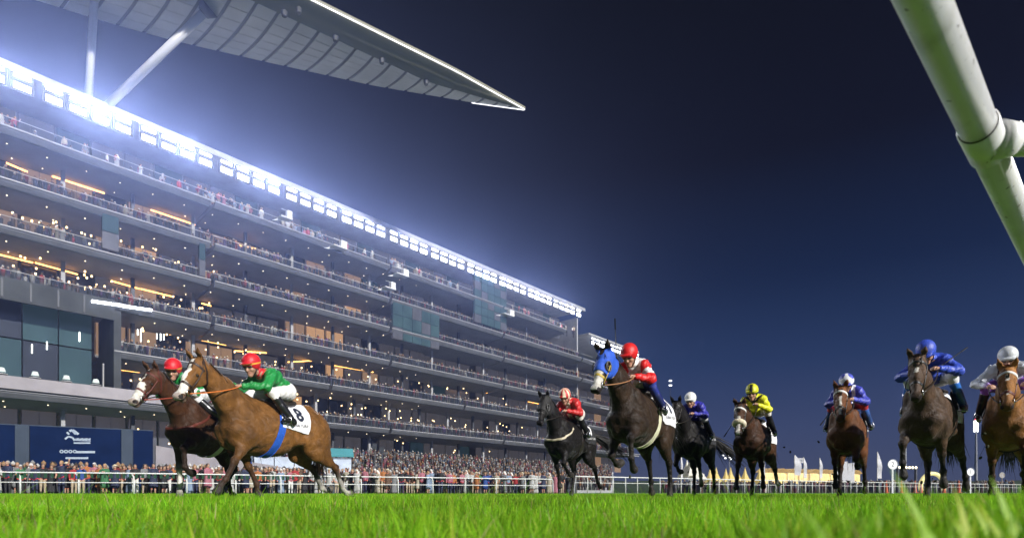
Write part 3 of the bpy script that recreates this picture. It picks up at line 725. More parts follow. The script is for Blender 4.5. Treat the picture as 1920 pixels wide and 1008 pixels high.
    for i in range(130):
        y0 = rr.normal()*.022; w = rr.normal(size=3)*(.05 if i < 80 else .10); ln = .5+.4*rr.random()
        a = R(ta[0]); dr = V3(-math.cos(a), math.sin(R(ta[1])), -math.sin(a)); pp = [d0+V3(.03, y0, .02*rr.normal())]
        for k in range(1, 6):
            tt = k/5; sag = .25*tt*tt
            pp.append(d0 + dr*ln*tt + V3(-.02*math.sin(tt*3), y0, -sag) + w*tt*1.3 + V3(0, .02*math.sin(tt*7+i), .02*math.sin(tt*5+i*2))*tt)
        mb.tube(pp, [.014, .014, .011, .008, .005, .001] if i < 80 else [.006, .006, .005, .004, .003, .001], 4)
    mb.build('tail', hair, root, True, kind='stuff')
    # --- tack
    lth = LEATHER(); br = mat('bridle_%s' % P['bridle'][0], P['bridle'][1], .5) if P.get('bridle') else lth
    def headband(name, m, u0, u1, off=.005, lo=None, tilt=0, thick=.012, hi=.11):
        t = math.tan(R(tilt)); no = (u + t*n)/np.linalg.norm(u + t*n)
        pl = [(H(u1), no), (H(u0), -no)] + [(H(.15, 0, .135), l), (H(.15, 0, -.135), -l), (H(.2, -.2), -n), (H(.2, hi), n)]
        if lo is not None: pl.append((H(.2, lo), -n))
        return patch(me, pl, off, thick, name, m, root)
    headband('noseband', br, .345, .372)
    if not P.get('hood'):
        headband('browband', mat('browband_white', (.7, .7, .68), .6) if P.get('browband') == 'white' else br, .075, .098, .006, lo=-.02, hi=.17)
    headband('headpiece', br, .02, .045, .006, tilt=35)
    if P.get('hood'):
        hm = mat('hood_cloth_%s' % P['hood'][0], P['hood'][1], .75, bump=.15, bscale=60)
        pl = [(H(.30), u), (H(-.12), -u), (H(.15, 0, .125), l), (H(.15, 0, -.125), -l), (H(.2, -.19), -n), (H(.2, .118), n)]
        hole = [H(.2, .012, .088), H(.2, .012, -.088)]
        patch(me, pl, .010, .012, 'hood', hm, root, cond=lambda c: all((np.array(c)-q) @ (np.array(c)-q) > .058**2 for q in hole))
        for s in (-1, 1):                               # the stiff cup behind each eye hole
            mb = MB(); c0 = H(.198, .012, s*.092); ring = [c0 + .060*(math.cos(t)*u+math.sin(t)*n) + l*s*.006 for t in np.linspace(0, 2*math.pi, 20, endpoint=False)]
            mb.tube(ring, .009, 6, closed=True); mb.build('eye_cup', mat('eye_cup_trim', P.get('cup', (.6, .62, .68)), .6), root, True)
    if P.get('sheepskin'):
        mb = MB(); sh = Blob(.013)
        for t in np.linspace(0, 2*math.pi, 22, endpoint=False):
            sh.ell(H(.34, -.02+.085*math.sin(t), .075*math.cos(t)), (.045, .04, .04), .03, (.68, .60, .45))
        sh.wob = lambda p: .006*np.sin(p[:, 0]*150)*np.sin(p[:, 1]*140)*np.sin(p[:, 2]*160)
        add('sheepskin_noseband', sh.mesh('sheepskin_noseband'), mat('sheepskin', (1, 1, 1), .95, attr='Col', bump=.6, bscale=90), root)
    for s in (-1, 1):                                   # cheekpieces, bit rings, reins
        mb = MB(); mb.tube([H(.0, .06, s*.085), H(.10, -.01, s*.094), H(.25, -.035, s*.083), H(.42, -.045, s*.062)], .008, 6); mb.build('cheekpiece', br, root, True)
        ring = [H(.435, -.05, s*.066) + .038*(math.cos(t)*u+math.sin(t)*n) for t in np.linspace(0, 2*math.pi, 16, endpoint=False)]
        mb = MB(); mb.tube(ring, .006, 6, closed=True); mb.build('bit_ring', mat('bit_steel', (.65, .65, .66), .25, 1), root, True)
    g0 = P.get('girth_x', .0)
    # girth band round the barrel
    gm = mat('girth_%s' % P['girth'][0], P['girth'][1], .7) if P.get('girth') else lth
    no = V3(1, 0, .28)/np.linalg.norm(V3(1, 0, .28)); w = P.get('girth_w', .055); gz = V3(g0+.10, 0, 1.0)
    patch(me, [(gz+no*w, no), (gz-no*w, -no), (V3(0, 0, 1.36), V3(0, 0, 1)), (V3(0, 0, .70), V3(0, 0, -1))], .008, .012, 'girth', gm, root, cond=lambda c: c[0] > -.2 and c[0] < .45)
    if P.get('breastplate'):
        bpm = mat('breastplate_%s' % P['breastplate'][0], P['breastplate'][1], .6)
        no = V3(.52, 0, 1); no /= np.linalg.norm(no); c0 = V3(.78, 0, 1.17)
        patch(me, [(c0+no*.013, no), (c0-no*.013, -no), (V3(.36, 0, 1), V3(-1, 0, 0))], .009, .012, 'breastplate', bpm, root)
    # saddle and number cloth
    cx = P.get('cloth_x', (-.52, -.0))
    cm = mat('cloth_%s' % P['cloth'][0], P['cloth'][1], .8, bump=.2, bscale=25)
    sl = V3(1, 0, .12); sl /= np.linalg.norm(sl)
    clo = patch(me, [(V3(cx[1], 0, 1.3), sl), (V3(cx[0], 0, 1.3), -sl), (V3(0, 0, P.get('cloth_z', 1.20)), V3(.10, 0, -1))], .016, .018, 'saddle_cloth', cm, root)
    if clo is not None and P.get('number'):
        bv = BVHTree.FromPolygons([v.co for v in clo.data.vertices], [tuple(p.vertices) for p in clo.data.polygons])
        ink = mat('cloth_ink_%s' % P.get('ink', ('navy', (.01, .015, .035)))[0], P.get('ink', ('navy', (.01, .015, .035)))[1], .7)
        def stick(txt, size, xc, zc, name, bold=0, sx=1):
            t = text_mesh(txt, size); bm = bmesh.new(); bm.from_mesh(t)
            bmesh.ops.triangulate(bm, faces=bm.faces[:])
            for _ in range(2): bmesh.ops.subdivide_edges(bm, edges=[e for e in bm.edges if e.calc_length() > .03], cuts=1)
            bmesh.ops.triangulate(bm, faces=bm.faces[:])
            for v in bm.verts:
                x, z = xc - v.co.x*sx, zc + v.co.y*.98 + .02*v.co.x       # read from the horse's left, nose to the left
                h = bv.ray_cast(Vector((x, 1.2, z)), Vector((0, -1, 0)))
                v.co = Vector((x, (h[0].y if h[0] else .28)+.004+bold*.001, z))
            bm.to_mesh(t); bm.free(); add(name, t, ink, clo)
        mx = (cx[0]+cx[1])/2
        nz = P.get('cloth_z', 1.20); stick(P['number'], .27, mx-.09, nz+.20, 'cloth_number', 1, P.get('num_sx', 1.0))
        if P.get('num_bold'):
            for dx, dzz in ((.012, 0), (-.012, 0), (0, .010), (0, -.010)): stick(P['number'], .27, mx-.09+dx, nz+.20+dzz, 'cloth_number', 2, P.get('num_sx', 1.0))
        stick('DUBAI TURF', .062, mx-.05, nz+.045, 'cloth_lettering', 1)
    sd = Blob(.016)
    sd.ell((-.10, 0, 1.555), (.22, .17, .05), .05, (.02, .02, .022)); sd.ell((.06, 0, 1.575), (.07, .09, .05), .04, (.02, .02, .022)); sd.ell((-.28, 0, 1.585), (.06, .13, .05), .04, (.02, .02, .022))
    for s in (-1, 1): sd.cone((.0, s*.22, 1.50), (.02, s*.285, 1.30), .05, .03, .03, (.02, .02, .022), (YA, .5))
    add('saddle', sd.mesh('saddle'), lth, root)
    return info

def make_reins(info, hands, m, r=.008, slack=.05):
    """one rein from each bit ring back to the jockey's hand"""
    for s, h in ((1, hands[0]), (-1, hands[1])):
        p0 = info['H'](.435, -.06, s*.07); p1 = np.array(h, float); md = (p0+p1)/2; md[2] -= slack; md[1] = s*info.get('side', .21)
        q = info['B0']+.4*info['nd']; pts = []
        for t in np.linspace(0, 1, 9): pts.append((1-t)**2*p0+2*t*(1-t)*md+t*t*p1)
        mb = MB(); mb.tube(pts, r, 6); mb.build('rein', m, info['root'], True)
# ------------------------------------------------------------------ jockeys (in the horse's own axes)
SKIN = (.42, .23, .15)
def make_jockey(info, label, P):
    up = P.get('rise', 0); dx = P.get('dx', 0); lean = P.get('lean', 0); ly = P.get('ly', 0)
    T = lambda x, y, z: V3(x+dx, y+ly, z+up)
    root = empty('person', info['loc'], info['rz'], label, 'person', 'jockeys riding in the race')
    hip = T(-.25, 0, 1.76); chest = T(.06, ly*.5, 1.895+lean); neck = T(.16, ly, 1.945+lean)
    hc = P.get('head', (.295, 0, 2.02)); hc = T(hc[0], hc[1], hc[2]+lean); hw, hp = R(P.get('head_yaw', 0)), R(P.get('head_pitch', 25))
    f = V3(math.cos(hp)*math.cos(hw), math.cos(hp)*math.sin(hw), -math.sin(hp)); nn = V3(math.sin(hp)*math.cos(hw), math.sin(hp)*math.sin(hw), math.cos(hp)); l = np.cross(nn, f)
    hs = P.get('hs', 1.1); Hd = lambda a, c, e=0: hc + hs*(a*f + c*nn + e*l)
    rot = [f, l, nn]
    hands = P.get('hands', ((.44, .10, 1.72), (.44, -.10, 1.72))); hands = [T(*h) for h in hands]
    sk = P.get('skin', SKIN); vs = P.get('vs', 1); b = Blob(.0085*vs)
    # body skin: head, neck, hands, with slim arms and trunk carrying them under the silks
    b.ell(Hd(0, .015), tuple(hs*q for q in (.098, .076, .105)), .02, sk, rot)
    b.cone(Hd(.03, -.03), Hd(.062, -.098), .066, .040, .03, sk, (l, .9))
    b.cone(Hd(.085, .000), Hd(.108, -.040), .010, .017, .012, sk)                    # nose
    b.cone(Hd(.082, -.075, .022), Hd(.082, -.075, -.022), .010, .010, .010, (.36, .13, .11))   # lips
    b.ell(Hd(.075, -.105), (.022, .024, .018), .012, sk, rot)                        # chin
    for s in (-1, 1):
        b.ell(Hd(-.005, -.02, s*.076), (.018, .010, .030), .008, sk, rot)            # ear
        b.ell(Hd(.060, -.035, s*.040), (.03, .022, .025), .02, sk, rot)              # cheekbone
        b.ell(Hd(.086, .012, s*.030), (.014, .018, .012), .005, (.05, .04, .04), rot, True)
    b.cone(Hd(-.03, -.06), neck, .052, .055, .03, sk)
    b.cone(neck, hip, .06, .09, .03, sk)
    elb, sho = [], []
    for i, s in enumerate((1, -1)):
        sh = chest + V3(.05, s*.165, .0); el = P.get('elbows', ((.20, .28, 1.69), (.20, -.28, 1.69)))[i]; el = T(*el)
        sho.append(sh); elb.append(el); h = hands[i]
        b.cone(sh, el, .04, .035, .02, sk); b.cone(el, h, .035, .024, .02, sk)
        d = (h-el)/np.linalg.norm(h-el); sd = V3(0, s, 0) - d*(d[1]*s); sd /= np.linalg.norm(sd); dn = np.cross(d, sd)*s
        b.ell(h+d*.035, (.045, .022, .040), .012, P.get('glove', sk), [d, dn, sd])
        for q in range(4):                              # fingers closed round the rein
            k0 = h + d*(.075-.004*abs(q-1.3)) + sd*(.028-.019*q); ln = (.030, .034, .032, .025)[q]
            k1 = k0 + d*.014 - dn*ln; k2 = k1 - d*.030 - dn*.006
            b.cone(k0, k1, .0098, .009, .004, P.get('glove', sk)); b.cone(k1, k2, .009, .008, .004, P.get('glove', sk))
        t0 = h + d*.015 + sd*.035; b.cone(t0, t0+d*.035+sd*.012-dn*.02, .012, .0105, .006, P.get('glove', sk)); b.cone(t0+d*.035+sd*.012-dn*.02, t0+d*.055-dn*.036, .0105, .009, .005, P.get('glove', sk))
    add('body', b.mesh('body', None, .008), mat('skin', (1, 1, 1), .55, attr='Col', noise=.08, nscale=40), root)
    # silks
    j = Blob(.0095*vs); c1, c2 = P['silks'], P.get('sleeves', P['silks'])
    up_c = P.get('upper', c2)
    j.cone(hip+V3(.02, 0, .03), chest+V3(-.04, 0, .0), .135, .140, .05, c1, (YA, 1.18))
    j.cone(chest+V3(-.06, .10, .01), chest+V3(-.06, -.10, .01), .115, .115, .06, c1)
    j.cone(neck-V3(.05, 0, .01), neck+V3(.005, 0, .005), .085, .07, .03, P.get('collar', c1))
    j.ell(hip+V3(.14, 0, -.05), (.17, .13, .09), .05, c1)
    for i, s in enumerate((1, -1)):
        j.ell(sho[i], (.085, .075, .080), .05, up_c)
        m = sho[i]*.5+elb[i]*.5
        j.cone(sho[i], elb[i], .074, .060, .03, up_c); j.cone(elb[i], hands[i]*.86+elb[i]*.14, .062, .040, .03, c2)
        j.cone(hands[i]*.84+elb[i]*.16, hands[i]*.90+elb[i]*.10, .042, .040, .01, P.get('cuff', c2))
    j.wob = lambda p: .011*(1-np.abs(np.sin(p[:, 0]*20+p[:, 2]*26+2.2*np.sin(p[:, 1]*11+p[:, 0]*5))))**2*np.sign(np.sin(p[:, 1]*9+p[:, 0]*6+1)) + .005*np.sin(p[:, 0]*42+p[:, 2]*31+3*np.sin(p[:, 1]*14))*np.sin(p[:, 1]*27+p[:, 0]*11) + .003*np.sin(p[:, 0]*83-p[:, 1]*71+p[:, 2]*40)
    pf = P.get('paint')
    def paint(V, c):
        if pf is None: return c
        q = V - chest
        return pf(q, c, V, dict(chest=chest, hip=hip, sho=sho, elb=elb, hands=hands))
    add('jacket', j.mesh('jacket', paint, .006), mat('silks', (1, 1, 1), .5, attr='Col', noise=.07, nscale=18, bump=.18, bscale=45), root)
    # breeches and boots
    br = Blob(.011*vs); bc, oc = P.get('breeches', (.72, .72, .72)), P.get('boots', (.012, .012, .013))
    br.ell(hip+V3(-.03, 0, -.01), (.16, .165, .15), .05, bc)
    for s in (-1, 1):
        bo = Blob(.009*vs); kn = T(.14, s*.24, 1.655); ft = V3(-.08+dx, s*.335, 1.27+up*.3); hj = hip + V3(.0, s*.09, -.03)
        br.cone(hj, kn, .112, .070, .05, bc); br.cone(kn, kn*.80+ft*.20, .068, .058, .03, bc)
        bo.cone(kn*.78+ft*.22, ft+V3(0, 0, .06), .062, .042, .02, P.get('boot_top', oc)); bo.cone(kn*.52+ft*.48, ft+V3(0, 0, .06), .056, .043, .02, oc)
        bo.cone(ft+V3(-.06, 0, .02), ft+V3(.12, s*.01, .015), .040, .033, .025, oc); bo.cone(ft+V3(-.075, 0, .0), ft+V3(-.06, 0, -.02), .034, .03, .01, oc)
        add('boot', bo.mesh('boot'), mat('boot_leather', (1, 1, 1), .22, attr='Col', coat=.4), root)
        mb = MB(); st = ft+V3(.04, 0, .0)
        mb.tube([st+V3(0, -.055, -.025), st+V3(0, -.055, .04), st+V3(0, -.03, .10), st+V3(0, 0, .125), st+V3(0, .03, .10), st+V3(0, .055, .04), st+V3(0, .055, -.025)], .008, 6, closed=True)
        mb.build('stirrup', mat('bit_steel', (.65, .65, .66), .25, 1), info['root'], True)
        mb = MB(); mb.tube([st+V3(0, 0, .125), T(.04, s*.27, 1.42)], .010, 6); mb.build('stirrup_leather', LEATHER(), info['root'])
    br.wob = lambda p: .004*np.sin(p[:, 0]*50+p[:, 2]*35)*np.sin(p[:, 1]*33+p[:, 2]*15)
    add('breeches', br.mesh('breeches'), mat('breeches_cloth', (1, 1, 1), .6, attr='Col', bump=.1, bscale=40), root)
    # helmet with cap cover, peak and band; goggles
    h = Blob(.0065*vs); cc = P['cap']; pk = P.get('peak', cc)
    h.ell(Hd(-.012, .045), tuple(hs*q for q in (.130, .106, .112)), .02, cc, rot)
    h.cone(Hd(-.10, -.01), Hd(-.02, .0), .05, .09, .04, cc, (l, 1.0))
    h.ell(Hd(.095, .045), tuple(hs*q for q in (.060, .082, .016)), .012, pk, rot)
    h.ell(Hd(.045, -.075), tuple(hs*q for q in (.115, .072, .100)), .012, cc, rot, True)
    def hpaint(V, c):
        q = V-hc; a, z, e = q @ f, q @ nn, q @ l
        if P.get('band') is not None:
            w = np.clip(1.5-np.abs(z-.030*hs-.02*a)/.009, 0, 1)[:, None]; c = c*(1-w)+np.array(P['band'])*w
        if P.get('cap_paint'): c = P['cap_paint'](a, z, e, c)
        return c
    hm = add('helmet', h.mesh('helmet', hpaint, .006), mat('cap_silk', (1, 1, 1), .5, attr='Col', noise=.10, nscale=25, bump=.25, bscale=40), root)
    g = Blob(.008*vs); g.ell(Hd(.078, .006, .032), (.028, .038, .027), .012, (.01, .01, .012), rot); g.ell(Hd(.078, .006, -.032), (.028, .038, .027), .012, (.01, .01, .012), rot)
    for s in (-1, 1): g.cone(Hd(.06, .006, s*.06), Hd(-.01, .012, s*.092), .012, .010, .008, (.03, .03, .03), (l, .5))
    add('goggles', g.mesh('goggles'), mat('goggle_lens', (1, 1, 1), .12, attr='Col', coat=.5), root)
    mb = MB(); mb.tube([Hd(-.01, .0, .085), Hd(.03, -.08, .062), Hd(.045, -.128, .02), Hd(.045, -.128, -.02), Hd(.03, -.08, -.062), Hd(-.01, .0, -.085)], .007, 6)
    mb.build('chin_strap', LEATHER(), root, True)
    info['hands'] = hands; info['jroot'] = root
    return root

def l2w(info, p):
    c, n = math.cos(info['rz']), math.sin(info['rz'])
    return V3(info['loc'][0]+p[0]*c-p[1]*n, info['loc'][1]+p[0]*n+p[1]*c, info['loc'][2]+p[2])
def make_whip(a, b, label):
    a, b = np.array(a, float), np.array(b, float); o = empty('whip', Vector(a), 0, label, 'whip', 'whips the jockeys hold'); b = b-a; a = b*-.12
    blk = mat('whip_black', (.012, .012, .014), .5)
    mb = MB(); mb.tube([a, a*.75+b*.25], .013, 8); mb.build('handle', blk, o, True)
    mb = MB(); mb.tube([a*.75+b*.25, b*.8], [.008, .006], 8); mb.build('shaft', blk, o, True)
    d = (b-a)/np.linalg.norm(b-a)
    mb = MB(); mb.box((0, 0, 0), (.15, .018, .010)); q = mb.build('flap', blk, o); q.location = Vector(b*.8+d*.08); q.rotation_mode = 'QUATERNION'; q.rotation_quaternion = Vector(d).to_track_quat('X', 'Z')
# ------------------------------------------------------------------ the field
HEAD = (-.649, -.760)
def turn(v, deg):
    a = R(deg); return (v[0]*math.cos(a)-v[1]*math.sin(a), v[0]*math.sin(a)+v[1]*math.cos(a))
RED, GREEN, YEL = (.55, .012, .02), (.012, .22, .045), (.75, .42, .06)
CHEST, BAY, DBAY, BLK, BRN = (.165, .072, .018), (.135, .048, .015), (.030, .016, .008), (.007, .0055, .005), (.078, .044, .025)
O = ('orange', (.60, .16, .03))
def ride(x, Y, dturn, label, P, jl, J, reins=None, whip=None):
    fr = Y > 9.8; P.setdefault('vox', .0165 if fr else .0128); J['vs'] = 1.35 if fr else 1.08
    inf = make_horse(plan(x, Y), turn(HEAD, dturn), label, P)
    inf['side'] = P.get('rein_side', .21); make_jockey(inf, jl, J)
    make_reins(inf, inf['hands'], reins or LEATHER(), P.get('rein_r', .008))
    if whip: make_whip(l2w(inf, inf['hands'][whip[0]]), px(whip[1], whip[2], whip[3]), whip[4])
    return inf
def j_green(q, c, V, I):
    m = (V[:, 2] < I['hip'][2]-.085) & (V[:, 0] > -.12) & (np.abs(V[:, 1]) < .3) & (V[:, 0] < .16)
    c[m] = (.5, .02, .03); return c
def j_green2(q, c, V, I):
    c = j_green(q, c, V, I); c[(q[:, 0] > .02) & (np.abs(V[:, 1]) < .13) & (q[:, 2] < .06)] = (.70, .68, .66); return c
def stripes(a, z, e, c):
    c[np.abs(((np.arctan2(e, a)*7/math.pi)+.5) % 2-1) < .5] = (.72, .62, .45); return c
def j_redcream(q, c, V, I):
    c[(np.abs(V[:, 1]) < .05) & (q[:, 0] > -.3)] = (.70, .60, .45); return c
def j_redwhite(q, c, V, I):
    w = (.70, .69, .68); r = (.60, .012, .012); c[:] = w
    for i in (0, 1):
        s, e, h = I['sho'][i], I['elb'][i], I['hands'][i]
        d1 = np.linalg.norm(V-s, axis=1); c[(d1 < .125) & (np.abs(V[:, 1]) > .09)] = r
        ax = (h-e)/np.linalg.norm(h-e); t = (V-e) @ ax; rad = np.linalg.norm((V-e)-t[:, None]*ax, axis=1)
        c[(t > -.07) & (rad < .085) & (np.abs(V[:, 1]) > .06)] = r
    return c
def j_yellow(q, c, V, I):
    k = (.02, .02, .015)
    m = (np.abs(q[:, 2]+.05-np.abs(V[:, 1])*.9) < .032) & (q[:, 0] > -.06) & (np.abs(V[:, 1]) < .16); c[m] = k
    for i in (0, 1):
        c[np.linalg.norm(V-(I['sho'][i]+V3(-.02, 0, .06)), axis=1) < .055] = k
        m = I['elb'][i]*.5+I['hands'][i]*.5; c[np.linalg.norm(V-m-V3(0, 0, .05), axis=1) < .035] = k
    return c
def cap_star(a, z, e, c):
    c[(np.abs(e) < .028) & (a > .02) & (z > .05)] = (.02, .02, .015); c[z < .012] = (.02, .05, .02); return c
def cap_chev(a, z, e, c):
    c[(np.abs(z-.155+np.abs(e)*.9-.25*a*0) < .035) & (a > -.05)] = (.72, .72, .75); return c
def j_bluewhite(q, c, V, I):
    c[(q[:, 0] > -.05) & (np.abs(np.abs(V[:, 1])-.095) < .030)] = (.70, .70, .74); return c
BLUE = (.035, .075, .46)
SIL = (.50, .53, .58)
ride(399, 9.2, 34, 'dark bay racehorse with bald white muzzle running behind the chestnut', dict(rein_side=.32, ls=.9, coat=(.055, .021, .008), points=(.025, .014, .009), neck=37, neck_len=.84, neck_yaw=0, head=48, head_yaw=-8,
   blaze=[(.24, .62, .060, -.04), (.0, .25, .012, .05)], pink=True, FL=(66, -4, -50, -80, .02), FR=(4, -6, 10, 0, .03), HL=(52, 4, 46, 55, 30, .04), HR=(30, -44, -10, -35, -60, .04),
   socks={'FR': 2}, bridle=('oxblood', (.10, .02, .012)), cloth=('white', (.74, .73, .76)), girth=('white', (.6, .6, .6)), breastplate=('oxblood', (.10, .02, .012)), tail=(15, 0), browband='red'),
   'jockey in green, white and red with a red cap, behind the chestnut head', dict(silks=GREEN, sleeves=GREEN, collar=(.7, .68, .66), cap=RED, band=YEL, peak=RED, head_yaw=22, head_pitch=24, paint=j_green2, dx=.34, ly=-.20, rise=0, hands=((.28, .24, 1.70), (.28, .06, 1.70))), mat('reins_red', (.30, .05, .03), .6))
ride(514, 8.4, 14, 'chestnut racehorse with white blaze and number 8 on its white cloth', dict(coat=CHEST, points=(.045, .022, .012), hair=(.03, .016, .009), neck=38, neck_yaw=13, neck_len=.88, head=53, head_yaw=8,
   blaze=[(.02, .60, .034, 0), (.33, .62, .055, -.02)], pink=True,
   FL=(38, 30, 45, 30, .05), FR=(-26, -30, -8, -30, .02), HL=(-18, -58, -26, -52, -85, .05), HR=(2, -58, -34, -75, -110, .02),
   socks={'HL': 2, 'HR': 2}, bridle=('brown', (.03, .014, .008)), cloth=('white', (.74, .73, .76)), cloth_x=(-.44, .10), number='8', num_bold=True, girth=('blue', (.012, .08, .42)), tail=(62, -28), rein_side=.34, girth_w=.06, girth_x=.06),
   'jockey in green silks and red cap crouched on the chestnut number 8', dict(silks=GREEN, sleeves=GREEN, collar=RED, cap=RED, band=YEL, peak=RED, head_yaw=14, head_pitch=22, paint=j_green, breeches=(.74, .72, .72), dx=.09, hands=((.52, .08, 1.70), (.52, -.10, 1.72)), elbows=((.26, .26, 1.72), (.26, -.26, 1.72))), mat('reins_orange', O[1], .6), )
ride(1070, 11.8, 12, 'black racehorse with a sheepskin breast strap, farthest towards the grandstand', dict(coat=BLK, points=BLK, ls=.88, neck=42, head=56, head_yaw=4, FL=(34, -50, -60, -90, .02), FR=(-26, -30, -5, -20, .02), HL=(6, -56, -30, -50, -70, .06), HR=(30, -30, 15, 25, 10, .02),
   hood=('black', (.014, .013, .013)), cup=(.1, .1, .1), bridle=('black', (.012, .011, .011)), cloth=('black', (.016, .016, .018)), number='7', ink=('white', (.7, .7, .7)), num_bold=True, cloth_x=(-.70, -.08), breastplate=('fleece', (.5, .44, .32)), tail=(15, 50), socks={}),
   'jockey in red and cream silks with a striped cap', dict(silks=(.48, .02, .02), cap=(.48, .02, .02), cap_paint=stripes, paint=j_redcream, head_yaw=8, head_pitch=30, breeches=(.62, .58, .52)))
ride(1203, 8.4, 9, 'dark bay racehorse wearing a blue eye hood and number 1', dict(coat=DBAY, points=(.016, .012, .010), ls=.88, neck=42, neck_yaw=-4, neck_len=.84, head=58, head_yaw=-6, blaze=[(.2, .56, .06, -.03)], FL=(64, -2, -30, -50, .01), FR=(20, -64, -80, -120, .10), HL=(20, -40, -10, 18, 5, .05), HR=(4, -52, -22, 0, -20, .03),
   hood=('blue', (.018, .085, .50)), bridle=('yellow', (.45, .32, .05)), cloth=('white', (.74, .73, .76)), number='1', cloth_x=(-.74, -.10), num_bold=True, girth=('cream', (.62, .60, .42)), girth_w=.075, tail=(20, 0)),
   'jockey in white and red silks with a red cap on the blue hooded horse', dict(silks=(.7, .69, .68), cap=(.60, .012, .012), paint=j_redwhite, breeches=(.02, .03, .20), boot_top=(.02, .03, .2), head_yaw=-2, head_pitch=30, dx=.12, ly=-.03, hands=((.44, .12, 1.70), (.44, -.12, 1.70))), mat('reins_tan', (.30, .14, .06), .6),
   (1, 1153, 596, 7.9, 'whip held upright behind the blue eye hood'))
ride(1302, 12.5, 8, 'black racehorse half hidden behind the blue hooded one', dict(coat=BLK, points=BLK, ls=.88, neck=38, head=52, FL=(-26, -30, -5, -20, .03), FR=(30, -60, -70, -100, .04), HL=(-6, -36, -10, -30, -60, .06), HR=(22, -28, 0, 20, 0, .02),
   cloth=('black', (.016, .016, .018)), number='7', ink=('white', (.7, .7, .7)), num_bold=True, cloth_x=(-.70, -.08), tail=(28, 50), socks={'FL': 1}),
   'jockey in royal blue silks with a plain white cap', dict(silks=(.03, .03, .30), cap=(.72, .72, .70), head_yaw=0, head_pitch=25, breeches=(.5, .5, .5)))
ride(1416, 11.6, 7, 'brown racehorse with a sheepskin noseband', dict(coat=(.055, .022, .009), points=BLK, ls=.86, neck=28, head=62, head_yaw=4, FL=(-24, -28, 0, -20, .03), FR=(22, 14, 25, 10, .04), HL=(-16, -50, -30, -70, -100, .10), HR=(24, -36, 6, 20, 0, .02),
   sheepskin=True, browband='white', cloth=('white', (.74, .73, .76)), cloth_x=(-.66, -.06), tail=(30, 0), socks={'HL': 2}, blaze=[(.25, .6, .03, -.01)]),
   'jockey in bright yellow silks and yellow cap', dict(silks=(.62, .62, .015), cap=(.55, .55, .015), cap_paint=cap_star, paint=j_yellow, head_yaw=4, head_pitch=22, rise=.06, hands=((.44, .12, 1.76), (.44, -.12, 1.76)), breeches=(.6, .58, .52)), None,
   (1, 1354, 824, 10.5, 'whip pointing down from the hand of the yellow jockey'))
ride(1590, 10.4, 6, 'bay racehorse with white browband between the yellow and the royal blue jockey', dict(coat=BAY, points=(.02, .012, .009), ls=.88, neck=34, head=58, head_yaw=4, FL=(34, -66, -70, -110, .02), FR=(-22, -28, -5, -20, .02), HL=(-4, -54, -24, -10, -20, .05), HR=(30, -30, 14, 20, 5, .02),
   browband='white', cloth=('navy', (.02, .02, .06)), number='3', ink=('white', (.7, .7, .7)), tail=(30, 0), socks={}, blaze=[(.18, .5, .02, 0)]),
   'jockey in blue silks with white braces and a white chevron cap', dict(silks=(.05, .06, .40), cap=(.06, .08, .45), cap_paint=cap_chev, paint=j_bluewhite, head_yaw=6, head_pitch=38, breeches=(.35, .02, .03), boot_top=(.05, .12, .4)), None,
   (1, 1537, 798, 9.6, 'thin whip beside the bay horse with white browband'))
ride(1748, 8.2, -4, 'dark brown racehorse with one foreleg lifted high', dict(coat=BRN, points=(.016, .013, .011), ls=.86, neck=37, neck_yaw=4, head=62, head_yaw=4, FL=(-22, -28, -5, -25, -.02), FR=(54, -10, -20, -10, .06), HL=(-20, -54, -32, -20, -30, .12), HR=(30, -30, 14, 20, 10, -.05),
   bridle=('black', (.012, .011, .011)), cloth=('white', (.74, .73, .76)), tail=(40, 0), blaze=[(.16, .23, .022, .03)]),
   'jockey in plain royal blue silks and blue cap', dict(silks=BLUE, cap=BLUE, head_yaw=-4, head_pitch=52, head=(.30, -.02, 2.00), rise=.06, elbows=((.20, .32, 1.72), (.20, -.34, 1.72)), hands=((.46, .13, 1.74), (.46, -.13, 1.74)), breeches=(.72, .72, .72), boot_top=(.03, .16, .55)), None,
   (0, 1812, 652, 8.0, 'whip sticking out behind the royal blue jockey'))
ride(1890, 8.5, 0, 'bright bay racehorse with a star and noseband at the rail', dict(coat=(.29, .125, .032), points=(.035, .018, .010), ls=.86, neck=33, head=60, head_yaw=0, FL=(46, -30, -50, -70, .02), FR=(-18, -26, -45, -80, .02), HL=(10, -50, -16, 0, 0, .05), HR=(-6, -54, -26, 0, -10, .08),
   browband='white', bridle=('oxblood', (.10, .02, .012)), cloth=('white', (.74, .73, .76)), tail=(40, 0), blaze=[(.12, .21, .018, .02), (.33, .40, .012, .02)]),
   'jockey in silver grey silks and silver cap', dict(silks=SIL, cap=(.55, .57, .60), head_yaw=0, head_pitch=30, rise=.06, elbows=((.16, .34, 1.72), (.16, -.36, 1.72)), hands=((.42, .20, 1.64), (.42, -.20, 1.64)), breeches=(.20, .06, .36), cuff=(.20, .06, .36)))
